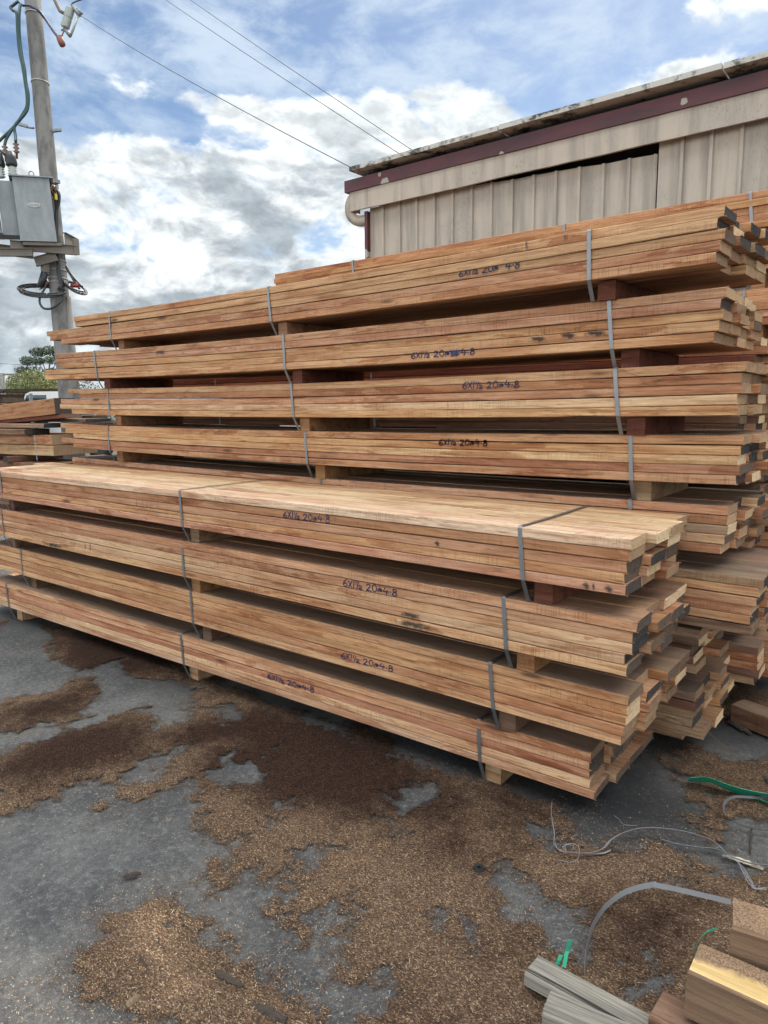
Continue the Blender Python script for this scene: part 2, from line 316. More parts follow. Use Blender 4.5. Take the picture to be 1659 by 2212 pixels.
def marking(board, text, x0, x1, z0, h, yf):
    tot = sum(GLYPH[c][1] for c in text); k = (x1 - x0) / tot; x = x0; m = MB(); j = random.Random(hash(text) % 99 + int(x1 * 1000))
    for c in text:
        st, adv = GLYPH[c]; sy_ = h * j.uniform(.86, 1.05); dz_ = j.uniform(-.06, .05) * h
        if c in '@': sy_ *= .85
        for s in st:
            pts = [(x + a * k * 1.0, yf, z0 + dz_ + b * sy_) for a, b in s]
            cu = curve(pts, 4) if len(pts) > 2 else [np.array(p) for p in pts]
            for a, b in zip(cu[:-1], cu[1:]):
                d = b - a; L = math.hypot(d[0], d[2]) + 1e-9; nx, nz = -d[2] / L, d[0] / L; r_ = .0022; e = d / L * r_ * .8
                a2, b2 = a - e, b + e
                m.quad([(a2[0] - nx * r_, yf, a2[2] - nz * r_), (b2[0] - nx * r_, yf, b2[2] - nz * r_), (b2[0] + nx * r_, yf, b2[2] + nz * r_), (a2[0] + nx * r_, yf, a2[2] + nz * r_)])
        x += adv * k
    return m.build('marking', INK, board)
def strap_loop(parent, x, y0, y1, zt, zb, zf, inset, wdt=.0165, skew=0.0):
    m = MB(); e = .0035
    p = [(x + .004, y0 + .06, zt + e), (x, y0 + .004, zt + e), (x, y0 - e, zt - .003), (x + skew * .5, y0 - e - .001, (zt + zb) / 2), (x + skew, y0 - e, zb + .004), (x + skew * 1.2, y0 + inset - e, zf + .002),
         (x + skew * 1.2, y0 + inset + .02, zf + .0015), (x, y1 - inset - .02, zf + .0015), (x, y1 - inset + e, zf + .002), (x, y1 + e, zb + .004), (x, y1 + e, zt - .003), (x, y1 - .004, zt + e), (x + .006, (y0 + y1) / 2, zt + e + .001), (x + .004, y0 + .06, zt + e)]
    m.strip(p, (wdt, 0, 0), .001); return m.build('strap', STRAP, parent)
SHARED = [board_mesh(4.8, .152, .0375, 900 + i, 16) for i in range(6)]
seedc = [1]
def pack(label, n, dyaw, zb, T, bh, rights, lefts, cols, straps, mark=None, group=None, ncol=4, inset=.04, sag=.0, shared=False, bearer='G', dusttop=.5, tops=None, smudges=(), ends=None, rightj=.035, name='timber_pack'):
    """A strapped bundle. rights / lefts / cols: front column, top layer first, distances along the stack."""
    c, s_ = math.cos(dyaw), math.sin(dyaw); t = np.array([c, s_, 0]); nn = np.array([-s_, c, 0])
    smid = (rights[0] + lefts[0]) / 2; base = t * smid + nn * n
    root = empty(name, (base[0], base[1], zb - bh), dyaw); tag(root, label, 'timber bundle', group or 'strapped packs of sawn boards')
    nl = len(rights); th = T / nl; Wc = .1555; q = random.Random(int(zb * 1000) + int(n * 77)); fr = []
    for i in range(nl):
        z = bh + T - th * (i + .5)
        for j in range(ncol):
            if j == 0: r_, l_, key = rights[i], lefts[i], cols[i]
            else: r_ = rights[i] + q.uniform(-1, 1) * rightj + .004 * j; l_ = lefts[i] + q.uniform(-.12, .16); key = q.choice('PTTTKKKRGO' if cols[0] != 'G' else 'GGTDK')
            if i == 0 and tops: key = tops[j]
            if shared: o = link('board', SHARED[q.randrange(6)], root); L = 4.8
            else:
                L = r_ - l_; seedc[0] += 1; o = link('board', board_mesh(L, .152, th - .0016 - q.uniform(0, .0010), seedc[0], 26, sag), root)
            o.location = ((r_ - L / 2) - smid, .076 + j * Wc + q.uniform(-.0022, .0022) + (0 if j else q.uniform(-.002, .002)), z)
            tint(o, key, ends[i][j] if ends and ends[i] else None, dusttop if i == 0 else .2)
            if j == 0: fr.append(o)
    Wt = .152 + (ncol - 1) * Wc
    for k, sx_ in enumerate(straps):
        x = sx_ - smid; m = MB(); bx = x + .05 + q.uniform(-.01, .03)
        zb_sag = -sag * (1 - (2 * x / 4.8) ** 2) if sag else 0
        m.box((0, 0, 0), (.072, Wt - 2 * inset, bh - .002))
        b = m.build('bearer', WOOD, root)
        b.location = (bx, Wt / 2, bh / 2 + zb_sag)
        tint(b, bearer[k % len(bearer)], .4, .1); b.color = tuple(x_ * .68 for x_ in b.color[:3]) + (1,)  # bearer colours dimmed to paint in the shade of the gaps
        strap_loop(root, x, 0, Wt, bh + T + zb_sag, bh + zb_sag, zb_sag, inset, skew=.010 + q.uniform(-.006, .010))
    for layer, uvp, w_, h_ in smudges:
        p_ = an(*uvp, n); o = fr[layer]; m = MB(); m.quad([(-w_ / 2, 0, -h_ / 2), (w_ / 2, 0, -h_ / 2), (w_ / 2, 0, h_ / 2), (-w_ / 2, 0, h_ / 2)])
        b = m.build('smudge', SMUDGE, o); b.location = (p_[0] / c - smid - o.location[0], -.0787, min(max(p_[2] - zb + bh - o.location[2], -th / 2 + h_ / 2 + .001), th / 2 - h_ / 2 - .001))
    if mark:
        text, ua, ub, layer = mark; xa = an(*ua, n)[0] / c - smid; xb = an(*ub, n)[0] / c - smid; o = fr[layer]
        marking(o, text, xa - o.location[0], xb - o.location[0], -th * .40, th * .80, -.0785)
    return root

# ------------------------------------------------------------------ the stacks
FRONT, BACK = 'packs in the front stack', 'packs in the tall stack'
BLK, DK, TN, PL, OR = .04, .25, .55, .92, .66
pack('topmost pack of the low front stack, pale top boards and a red board below', 2.279, .006, .927, .196, .083, [-.751, -.755, -.763, -.770, -.763], [-5.6, -5.62, -5.6, -5.58, -5.6], 'WRKTK', [-5.17, -3.124, -1.149],
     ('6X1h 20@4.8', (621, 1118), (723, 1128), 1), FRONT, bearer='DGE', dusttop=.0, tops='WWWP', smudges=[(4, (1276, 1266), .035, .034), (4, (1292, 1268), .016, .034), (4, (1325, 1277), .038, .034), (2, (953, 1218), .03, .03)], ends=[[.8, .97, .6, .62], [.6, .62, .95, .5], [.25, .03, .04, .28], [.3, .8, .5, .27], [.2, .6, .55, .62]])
pack('second pack from the top of the low front stack, black smudge on its long side', 2.312, .007, .641, .202, .082, [-.727, -.740, -.742, -.764, -.757], [-5.62, -5.6, -5.64, -5.6, -5.6], 'TTPPT', [-5.258, -3.168, -1.224],
     ('6X1h 20@4.8', (752, 1262), (870, 1280), 1), FRONT, bearer='GOO', dusttop=.55, smudges=[(4, (905, 1352), .26, .036), (3, (900, 1338), .14, .030), (4, (131, 1180), .30, .036)], ends=[[.25, .45, .9, .97], [.12, .3, .25, .3], [.04, .25, .3, .1], [.05, .35, .3, .4], [.25, .3, .25, .3]])
pack('third pack down in the low front stack, rough brown bark-streaked lower boards', 2.350, .007, .371, .188, .091, [-.758, -.765, -.765, -.770, -.778], [-5.6, -5.6, -5.58, -5.62, -5.6], 'TTTRT', [-5.10, -3.165, -1.298],
     ('6X1h 20@4.8', (748, 1420), (862, 1446), 3), FRONT, bearer='DDD', dusttop=.9, ends=[[.35, .62, .3, .35], [.9, .12, .3, .25], [.95, .45, .6, .9], [.5, .6, .55, .5], [.5, .55, .4, .45]])
pack('lowest pack of the front stack, bottom board jutting out, bearers on the asphalt', 2.433, .026, .097, .182, .097, [-.863, -.866, -.867, -.861, -.842], [-5.6, -5.6, -5.58, -5.62, -5.6], 'TTRPP', [-5.29, -3.257, -1.334],
     ('6X1h 20@4.8', (617, 1465), (718, 1490), 2), FRONT, bearer='PPP', dusttop=.95, ends=[[.4, .05, .2, .3], [.2, .25, .3, .25], [.25, .22, .3, .25], [.5, .3, .3, .3], [.3, .3, .25, .3]])
SAG = .020
pack('topmost pack of the tall stack, two longest boards poking out at its far end', 2.749, -.028, 2.043, .192, .074, [-.738, -.76, -.735, -.748, -.757], [-5.293, -5.295, -5.75, -5.70, -5.52], 'TTTKK', [-4.794, -3.11, -1.23],
     ('6X1h 20@  4.8', (946, 603), (1078, 584), 2), BACK, bearer='OTE', sag=SAG, dusttop=.1, ends=[[.12, .12, .06, .05], [.10, .93, .5, .12], [.3, .2, .16, .3], [.62, .6, .6, .88], [.45, .7, .66, .62]])
pack('tall stack pack with a crossed-out scribble in its blue writing, second from top', 2.839, .001, 1.776, .193, .075, [-.652, -.668, -.66, -.668, -.685], [-5.412, -5.41, -5.36, -5.60, -5.60], 'KKTKT', [-4.858, -2.92, -1.081],
     ('6X1h 20@#4.8', (890, 776), (1029, 764), 4), BACK, bearer='EEE', sag=SAG, dusttop=.5, smudges=[(1, (350, 768), .16, .034), (3, (1165, 738), .10, .030), (3, (1230, 724), .09, .034), (3, (1290, 716), .12, .03)], ends=[[.75, .8, .9, .85], [.22, .5, .35, .7], [.55, .6, .7, .3], [.55, .7, .5, .6], [.5, .5, .75, .7]])
pack('third pack down the tall stack, one dark red board under a straw coloured one', 2.842, -.009, 1.511, .192, .076, [-.60, -.615, -.611, -.624, -.62], [-5.404, -5.24, -5.52, -5.55, -5.36], 'TRKPT', [-4.83, -2.93, -1.08],
     ('6X1h 20@4.8', (985, 845), (1109, 836), 1), BACK, bearer='TOE', sag=SAG, dusttop=.6, ends=[[.6, .55, .5, .7], [.5, .4, .45, .4], [.6, .45, .5, .5], [.62, .4, .92, .5], [.6, .66, .62, .6]])
pack('fourth pack down the tall stack with several black board ends', 2.907, .000, 1.247, .190, .083, [-.58, -.588, -.598, -.588, -.597], [-5.56, -5.48, -5.37, -5.56, -5.39], 'TTPRK', [-4.871, -2.843, -1.0],
     ('6X1h 20@4.8', (949, 965), (1055, 962), 1), BACK, bearer='OOG', sag=SAG, dusttop=.85, ends=[[.62, .7, .75, .7], [.02, .02, .03, .9], [.97, .03, .04, .05], [.3, .35, .3, .3], [.15, .93, .35, .3]])
pack('grey-topped pack just behind the front stack, fifth down the tall stack', 2.936, -.007, .971, .192, .075, [-.645, -.647, -.643, -.65, -.662], [-5.553, -5.55, -5.5, -5.56, -5.5], 'KRGPR', [-5.256, -2.80, -1.023],
     None, BACK, bearer='GGG', sag=.014, dusttop=.9, ends=[[.6, .05, .12, .08], [.75, .8, .85, .9], [.95, .3, .35, .3], [.3, .65, .3, .3], [.7, .4, .3, .35]])
pack('six board high brown pack with a purple stained top, sixth down the tall stack', 2.945, .000, .667, .229, .055, [-.485, -.500, -.504, -.523, -.522, -.515], [-5.3, -5.3, -5.32, -5.28, -5.3, -5.3], 'GTTRTD', [-5.0, -2.8, -1.2],
     None, BACK, bearer='DDD', dusttop=.75, ends=[[.04, .1, .3, .3], [.7, .1, .5, .4], [.1, .05, .3, .3], [.8, .85, .3, .4], [.1, .12, .3, .3], [.4, .3, .3, .3]])
pack('weathered pack with ragged pale ends tucked between front stack and tall stack', 3.08, .0, .412, .20, .088, [-.73, -.735, -.76, -.752, -.74], [-5.5] * 5, 'GDDDG', [-5.0, -3.0, -1.5], None, BACK, bearer='DDD', dusttop=.8, rightj=.07,
     ends=[[.5, .45, .35, .3], [.9, .55, .3, .3], [.3, .92, .3, .3], [.92, .5, .3, .3], [.6, .5, .3, .3]], ncol=4)
pack('bottom pack of the tall stack behind the front stack, split ends over dark ground', 3.09, .0, .125, .199, .09, [-.74, -.735, -.75, -.745, -.70], [-5.5] * 5, 'DDGGG', [-5.0, -3.0, -1.6], None, BACK, bearer='DDD', dusttop=.8, rightj=.06)
ROW3 = 'packs in the row behind the tall stack'
lab3 = ['dark lowest pack standing alone beside the tall stack, its corner over the ground', 'second lowest pack in the row behind the tall stack', 'third lowest pack in the row behind the tall stack', 'fourth lowest pack in the row behind the tall stack', 'fifth lowest pack in the row behind the tall stack', 'second highest pack in the row behind the tall stack', 'highest pack in the row behind the tall stack, many small pale ends']
for k in range(7):
    z = .19 + .245 * k; rr = [-.612, -.612, -.61, -.60, -.62][:] if k == 0 else [-.74 + .05 * math.sin(k * 2.3) + q_ for q_ in (.0, .03, -.02, .02, .01)]
    pack(lab3[k], 3.70 + .02 * (k % 2), .0, z, .192, .052 if k else .10, rr, [r_ - 4.8 for r_ in rr], ['DRRDG', 'GDDRD', 'GDRED', 'GRDED', 'GDRDE', 'GERDD', 'GRERD'][k], [-4.6, -3.0, -1.3], None, ROW3, shared=True, bearer='DDD', rightj=.05, dusttop=.7)  # dark board tones stand in for the shade between the rows
ROW4 = 'orange packs in the farthest row'
lab4 = [''] * 7 + ['orange pack with its bottom hidden by the tall stack', 'second highest orange pack below the shed wall, seen past the tall stack', 'bright orange pack at the very top, in front of the shed wall']
zc = [.10 + .268 * k for k in range(8)] + [2.285 - .015, 2.487]
for k in range(10):
    z = zc[k]; bh = .09 if k == 0 else (z - zc[k - 1] - .192)
    lab = lab4[k] if k > 7 else 'orange sawn pack low in the farthest row, mostly hidden by the packs before it'
    pack(lab, 4.42, .0, z, .192, bh, [.16, .15, .17, .15, .16], [-4.66, -4.30, -4.56, -4.5, -4.6], 'OOOKO' if k > 5 else 'OKROT', [-3.76 if k == 9 else -4.0, -2.0, -.93], None, ROW4, bearer='OOO', rightj=.05, dusttop=.05, shared=True)

def loose(name, label, cat, c, L, W, H, axis, key='G', end=.5, dust=.3, group=None, up=(0, 0, 1), mats=None, bow=0.0, ch=.006):
    seedc[0] += 1; me = board_mesh(L, W, H, seedc[0], 14, bow, .004, ch)
    o = link(name, me); a = np.array(axis, float); a /= np.linalg.norm(a); u_ = np.array(up, float); y = np.cross(u_, a); y /= np.linalg.norm(y); z = np.cross(a, y)
    o.matrix_world = Matrix(((a[0], y[0], z[0], c[0]), (a[1], y[1], z[1], c[1]), (a[2], y[2], z[2], c[2]), (0, 0, 0, 1)))
    tint(o, key, end, dust)
    if mats:
        o.data.materials.clear()
        for m_ in mats: o.data.materials.append(m_)
    return tag(o, label, cat, group)

# ------------------------------------------------------------------ shed
NS = 5.45
def cream_mat():
    m, t, p = mat('weathered_cream_steel'); v = objco(t)
    streak = t.noise(t.scale(v, (9, 9, .7)), 1.0, 6, .62); dirt = t.noise(v, 2.2, 7, .65); speck = t.noise(t.scale(v, (75, 75, 34)), 1.0, 4, .65)
    c = t.mix(t.mr(streak, .42, .66, 0, .7), (.40, .345, .285), (.20, .175, .15))
    c = t.mix(t.mr(dirt, .42, .68, 0, .6), c, (.30, .27, .235))
    c = t.mix(t.m('MULTIPLY', t.mr(speck, .56, .66, 0, .5), t.mr(dirt, .46, .60)), c, (.09, .08, .07))
    t.put(p.inputs['Base Color'], c); p.inputs['Roughness'].default_value = .6; bump(t, p, speck, .3, .002); return m
def maroon_mat():
    m, t, p = mat('maroon_paint_with_lichen'); v = objco(t)
    n = t.noise(t.scale(v, (1.2, 4, 4)), 1.0, 6, .6); vo = t.new('ShaderNodeTexVoronoi'); wv_ = t.vm('ADD', v, t.vm('MULTIPLY', t.vm('SUBTRACT', t.new('ShaderNodeTexNoise').outputs[1], (.5, .5, .5)), (.0, .0, .0)))
    t.put(vo.inputs['Vector'], t.scale(v, (1, .02, 1))); vo.inputs['Scale'].default_value = 6.5
    e = t.noise(v, 60, 4, .6); sepc = t.new('ShaderNodeSeparateColor'); t.put(sepc.inputs[0], vo.outputs['Color'])
    rad = t.m('MULTIPLY', t.mr(sepc.outputs[0], .35, 1.0, 0, .34, False), t.m('ADD', .5, e))
    spot = t.m('LESS_THAN', vo.outputs['Distance'], rad)
    c = t.mix(t.mr(n, .4, .65), (.085, .016, .022), (.038, .009, .014))
    c = t.mix(spot, c, (.30, .28, .235))
    t.put(p.inputs['Base Color'], c); p.inputs['Roughness'].default_value = .55; return m
def roof_mat():
    m, t, p = mat('mouldy_roof_sheet'); v = objco(t); n = t.noise(t.scale(v, (7, 7, 9)), 1.0, 8, .72); n2 = t.noise(v, 1.3, 3)
    c = t.mix(t.mr(t.m('ADD', n, t.m('MULTIPLY', t.m('SUBTRACT', n2, .5), .5)), .46, .60), (.43, .42, .39), (.045, .043, .036)); t.put(p.inputs['Base Color'], c); p.inputs['Roughness'].default_value = .8; bump(t, p, n, .6, .004); return m
CREAM, MAROON, ROOF = cream_mat(), maroon_mat(), roof_mat()
DARKIN = simple('painted_interior_shade', (.02, .02, .02), .9, 0, .2, 3, (1, 1, 1), 0)  # near-black colour stands in for the shade inside the shed
s0 = -4.44; s1 = 6.0; ZE = 3.365
shed = empty('shed', (s0, NS, 0)); tag(shed, 'cream ribbed steel shed with maroon fascia and mouldy roof edge behind the stacks', 'shed')
def ribbed(x0, x1, z0, ztop, y):
    m = MB(); x = x0; pts = []
    while x < x1 - .001:
        pitch = .19; pts += [(x, 0), (x + .148, 0), (x + .152, -.020), (x + .174, -.020), (x + .178, 0)]; x += pitch
    pts.append((x1, 0)); pts = [q for q in pts if q[0] <= x1]
    for a, b in zip(pts[:-1], pts[1:]): m.quad([(a[0], y + a[1], z0), (b[0], y + b[1], z0), (b[0], y + b[1], ztop(b[0])), (a[0], y + a[1], ztop(a[0]))])
    for a, b in zip(pts[:-1], pts[1:]): m.quad([(a[0], y + a[1] + .004, z0), (a[0], y + a[1] + .004, ztop(a[0])), (b[0], y + b[1] + .004, ztop(b[0])), (b[0], y + b[1] + .004, z0)])
    return m
xj = an(1421, 330, NS)[0] - s0
ribbed(.03, xj, 0, lambda x: ZE + .02 - .066 * max(0, x - .95) / 1.5 - (.006 if math.sin(x * 9) > .6 else 0), 0).build('wall', CREAM, shed)
ribbed(xj + .012, s1 - s0, 0, lambda x: ZE + .12, -.012).build('wall', CREAM, shed)
m = MB()
m.box(((s1 - s0) / 2, .16, 1.81), (s1 - s0 - .04, .01, 3.62)); m.box(((s1 - s0) / 2, 4.85, 1.81), (s1 - s0 - .06, .05, 3.62)); m.box((.03, 2.5, 1.81), (.03, 4.6, 3.62)); m.box((s1 - s0 - .05, 2.5, 1.81), (.03, 4.6, 3.62)); m.build('dark_backing', DARKIN, shed)  # black backing sheets, painted shade behind the slot in the wall
m = MB()     # cream flashing under the fascia, slightly wavy lower lip
xs = np.linspace(-.13, s1 - s0, 90); r_ = np.random.RandomState(3); wob = np.cumsum(r_.normal(0, .0016, 90)); wob -= np.linspace(wob[0], wob[-1], 90)
for a, b, wa, wb in zip(xs[:-1], xs[1:], wob[:-1], wob[1:]):
    m.quad([(a, -.10, ZE - .005 + wa), (b, -.10, ZE - .005 + wb), (b, -.10 + wb, ZE + .165), (a, -.10 + wa, ZE + .165)])
    m.quad([(a, -.06, ZE + .0 + wa), (b, -.06, ZE + .0 + wb), (b, -.10, ZE - .005 + wb), (a, -.10, ZE - .005 + wa)])
m.quad([(xs[0], -.10, ZE - .005), (xs[0], -.10, ZE + .165), (xs[0], .05, ZE + .165), (xs[0], .05, ZE)])
m.build('flashing', CREAM, shed)
m = MB(); m.box(((s1 - s0) / 2 - .09, -.055, ZE + .217), (s1 - s0 + .18, .13, .105)); m.build('fascia', MAROON, shed)
m = MB(); m.box((.014, -.015, 1.68), (.034, .06, 3.34)); m.build('corner_trim', MAROON, shed)
xr = -.06; k = 0
while xr < s1 - s0:
    m = MB(); L = 1.55 + .1 * math.sin(k); z = ZE + .336 + .004 * (k % 2)
    m.box((xr + L / 2 - .004, 2.4, z), (L - .012, 5.18, .036)); m.build('roof', ROOF, shed); xr += L; k += 1
m = MB(); m.box(((s1 - s0) / 2, 2.4, ZE + .286), (s1 - s0 - .2, 4.9, .03)); m.build('ceiling', DARKIN, shed)
m = MB(); m.tube(curve([(.02, -.045, ZE + .13), (-.13, -.045, ZE + .12), (-.175, -.045, ZE + .05), (-.165, -.03, ZE - .03), (-.10, -.01, ZE - .075), (.0, .0, ZE - .085)], 5), .052, 14)
m.build('downpipe', CREAM, shed)

# ------------------------------------------------------------------ pole, transformer, cables
DP = 13.0
def concrete():
    m, t, p = mat('weathered_concrete'); v = objco(t); n = t.noise(t.scale(v, (3, 3, 1)), 2.2, 7, .62); f = t.noise(v, 55, 5, .65); b = t.noise(t.scale(v, (1, 1, .2)), 9, 4)
    c = t.mix(t.mr(n, .38, .68), (.165, .160, .152), (.085, .083, .080)); c = t.mix(t.mr(f, .48, .74, 0, .55), c, (.10, .095, .09)); c = t.mix(t.mr(b, .55, .7, 0, .3), c, (.20, .19, .175))
    t.put(p.inputs['Base Color'], c); p.inputs['Roughness'].default_value = .9; bump(t, p, f, .5, .004); return m
CONC = concrete(); GALV = simple('galvanised_steel', (.205, .22, .232), .55, .45, .45, 9, (1, 1, .35), .001); RUSTY = simple('weathered_steel_channel', (.15, .13, .11), .7, .2, .3, 5, (1, 1, 1), .001)
BLACK = simple('black_rubber', (.012, .014, .016), .45, 0, .2, 10, (1, 1, 1), 0); GREENB = simple('dark_green_cable_sheath', (.012, .045, .042), .35, 0, .2, 10, (1, 1, 1), 0); BLUEC = simple('dark_blue_cable_sheath', (.02, .026, .075), .35, 0, .2, 10, (1, 1, 1), 0)
CERAM = simple('pale_porcelain', (.33, .36, .34), .25, 0, .1, 10, (1, 1, 1), 0); BROWNC = simple('brown_porcelain', (.10, .045, .035), .25, 0, .2, 10, (1, 1, 1), 0); BAND = simple('white_steel_band', (.34, .34, .33), .5, .2, .1, 10, (1, 1, 1), 0)
REDP = simple('red_plastic', (.17, .014, .012), .5, 0, .1, 10, (1, 1, 1), 0); YEL = simple('yellow_plastic', (.62, .42, .02), .5, 0, .1, 10, (1, 1, 1), 0); ORG = simple('orange_plastic', (.55, .17, .03), .5, 0, .1, 10, (1, 1, 1), 0); TERRA = simple('terracotta_cap', (.17, .055, .04), .6, 0, .2, 10, (1, 1, 1), 0)
def P(u, v, dd=0.0): return ad(u, v, DP + dd)
pa, pb = P(56, -160), P(134, 700); dpl = (pb - pa) / (pb[2] - pa[2]); base = pb - dpl * pb[2]
pole = empty('utility_pole', (base[0], base[1], 0)); tag(pole, 'tall tapered grey concrete power pole carrying the transformer', 'power pole')
def rel(p): return np.array(p) - base * np.array([1, 1, 0])
m = MB(); m.tube([rel(base + dpl * z + np.array([0, 0, 0])) for z in (0, 2, 4, 6, 8, 10.6)], [.180, .171, .162, .153, .144, .132], 20); m.build('shaft', CONC, pole)
m = MB(); off = CR * .155 - CF * .03; m.tube([rel(base + dpl * z + off) for z in (0, 2.2, 3.55)], [.062, .062, .058], 10); m.build('conduit', CONC, pole)
for (u, v) in ((61, 32), (74, 180), (105, 433), (118, 565), (121, 585), (126, 603), (127, 612)):
    q = P(u, v); zz = q[2]; c_ = base + dpl * zz; rr = .183 - zz * .0045; m = MB(); m.tube([rel(c_ + (CR * math.cos(a) + np.cross(CR, [0, 0, 1]) * math.sin(a)) * rr + np.array([0, 0, .012 * math.sin(a * 1)])) for a in np.linspace(0, 6.283, 25)], .011, 5); m.build('band', BAND, pole)
for (u, v, sgn) in ((62, 277, -1), (111, 288, 1)):
    q = rel(P(u, v)); m = MB(); m.tube([q + CR * (-.10 * sgn), q + CR * .05 * sgn + np.array([0, 0, .02])], .018, 6); m.box(q + CR * .10 * sgn + np.array([0, 0, .05]), (.17, .05, .045), np.array([CR * sgn + np.array([0, 0, .25 if sgn < 0 else .12]), CF, CU])); m.build('step_bracket', GALV, pole)
# platform under the transformer
CR2 = np.array([CR[0], CR[1], 0]); CR2 /= np.linalg.norm(CR2); CF2 = np.array([fh[0], fh[1], 0])
ta = R(33); TX = CR2 * math.cos(ta) - CF2 * math.sin(ta); TY = CR2 * math.sin(ta) + CF2 * math.cos(ta); TZ = np.array([0, 0, 1.0]); TAX = np.array([TX, TY, TZ])
def beam(pts_uv, d, hh, name):
    a, b = rel(P(*pts_uv[0])), rel(P(*pts_uv[1])); ax = b - a; L = np.linalg.norm(ax); ax /= L; y = np.cross(TZ, ax); y /= np.linalg.norm(y); m = MB(); c_ = (a + b) / 2; z = np.cross(ax, y)
    m.box(c_ - z * hh / 2, (L, d, .012), np.array([ax, y, z])); m.box(c_ + z * hh / 2, (L, d, .012), np.array([ax, y, z])); m.box(c_, (L, .012, hh), np.array([ax, y, z])); m.build(name, RUSTY, pole)
beam(((22, 529, -.62), (166, 541, -.30)), .08, .15, 'platform_beam')
beam(((-60, 531, -.1), (72, 548, .15)), .07, .17, 'platform_beam')
beam(((140, 520, -.20), (165, 533, .25)), .07, .28, 'platform_beam')
m = MB(); m.box(rel(P(164, 533, -.3)), (.05, .10, .27)); m.build('platform_beam', RUSTY, pole)
beam(((-70, 545, -.75), (70, 545, -.55)), .09, .12, 'platform_beam')
beam(((76, 566, -.35), (122, 553, -.35)), .07, .15, 'saddle_bracket')
m = MB(); m.box(rel(P(97, 580, -.25)), (.11, .1, .14)); m.build('saddle_bracket', RUSTY, pole)
m = MB(); m.box(rel(P(119, 393, -.25)), (.16, .1, .06), TAX); m.build('cable_clamp', GALV, pole)
# transformer tank
ta = R(-24); TX = CR2 * math.cos(ta) - CF2 * math.sin(ta); TY = CR2 * math.sin(ta) + CF2 * math.cos(ta); TAX = np.array([TX, TY, TZ])
tb = P(84, 521, -.62); tr = empty('transformer', tuple(tb)); tag(tr, 'grey galvanised transformer box with cooling fins hung on the pole', 'transformer')
tr.rotation_mode = 'QUATERNION'; from mathutils import Quaternion; tr.rotation_quaternion = Quaternion(Vector(CF2), -R(3.2))
hl = P(67, 389, -.62)[2] - tb[2]
def tp(x, y, z): return TX * x + TY * y + TZ * z
m = MB()
def frus(m, x0, x1, y0, y1, z0, z1, k=1.0):
    v_ = [tp(x0, y0, z0), tp(x1, y0, z0), tp(x1, y1, z0), tp(x0, y1, z0), tp(x0, y0, z1), tp(x1 * k, y0, z1), tp(x1 * k, y1, z1), tp(x0, y1, z1)]
    for f in ((0, 3, 2, 1), (4, 5, 6, 7), (0, 1, 5, 4), (1, 2, 6, 5), (2, 3, 7, 6), (3, 0, 4, 7)): m.quad([v_[i] for i in f])
frus(m, -.29, .29, -.0, .55, 0, hl); m.build('tank', GALV, tr)
m = MB(); frus(m, -.34, .35, -.04, .60, hl, hl + .02); m.build('lid', GALV, tr)
m = MB(); frus(m, -.55, -.295, .16, .50, hl * .12, hl * .97); m.build('radiator_panel', GALV, tr)
m = MB()
for k in range(8): m.box(tp(-.58 - .045 * k, .30, hl * .545), (.012, .50 + .02 * (k % 2), hl * .83), TAX)
m.box(tp(-.72, .30, hl * .955), (.34, .48, .03), TAX); m.box(tp(-.72, .30, hl * .14), (.34, .48, .03), TAX); m.build('cooling_fins', GALV, tr)
m = MB()
lg = [(-.105, .60), (-.085, .625), (0, .645), (.085, .625), (.105, .60), (.085, .575), (0, .555), (-.085, .575)]
b_ = [tp(x, -.010, z) for x, z in lg]; m.quad(b_[::-1]); m.quad([tp(x * 1.06, -.001, .60 + (z - .60) * 1.06) for x, z in lg])
for i in range(8): m.quad([b_[i], b_[(i + 1) % 8], tp(lg[(i + 1) % 8][0] * 1.06, -.001, .60 + (lg[(i + 1) % 8][1] - .60) * 1.06), tp(lg[i][0] * 1.06, -.001, .60 + (lg[i][1] - .60) * 1.06)])
plate = m.build('nameplate', BAND, tr)
WIL = {'W': [[(0, 1), (.25, 0), (.5, .8), (.75, 0), (1, 1)]], 'I': [[(.5, 0), (.5, 1)]], 'L': [[(.1, 1), (.1, 0), (.8, 0)]], 'S': [[(.9, .9), (.4, 1), (.1, .75), (.85, .3), (.6, 0), (.1, .1)]], 'O': [[(.5, 1), (.1, .5), (.5, 0), (.9, .5), (.5, 1)]], 'N': [[(.1, 0), (.1, 1), (.85, 0), (.85, 1)]]}
m = MB(); x = -.078
for ch, wd in zip('WILSON', (.032, .010, .019, .023, .025, .025)):
    for st in WIL[ch]: m.tube([tp(x + a * wd, -.012, .583 + b * .034) for a, b in st], .0024, 4)
    x += wd + .0045
m.build('lettering', GALV, plate)
m = MB(); m.tube([tp(.02 + .04 * math.cos(a), -.02, hl + .05 + .045 * math.sin(a)) for a in np.linspace(0, 6.28, 12)], .010, 6); m.build('lifting_eye', GALV, tr)
for k in range(3):
    c_ = tp(-.27 - .0 * k, .12 + .0 * k, hl + .02) - CR2 * .21 * k; m = MB(); pr = [(.045, 0)]
    for i in range(4): pr += [(.075, .02 + i * .042), (.04, .045 + i * .042)]
    pr += [(.035, .19)]; m.lathe(pr, c_); b_ = m.build('bushing', CERAM, tr)
    m = MB(); m.lathe([(.085, .18), (.095, .20), (.085, .32), (.065, .40), (.025, .42)], c_, n=10); m.tube([c_ + np.array([0, 0, .32]), c_ + np.array([0, 0, .36]) - CR * .22 + CU * .12], .022, 8); m.build('bushing_cover', BLACK, b_)
m = MB(); c_ = P(110, 408, -.40) - tb; m.lathe([(.075, -.13), (.075, -.10), (.058, -.10), (.058, .09), (.07, .09), (.07, .12), (.04, .14)], c_, ax=tuple(CR2 * .98 - TZ * .12), n=14); tm = m.build('cable_terminal', BLACK, tr)
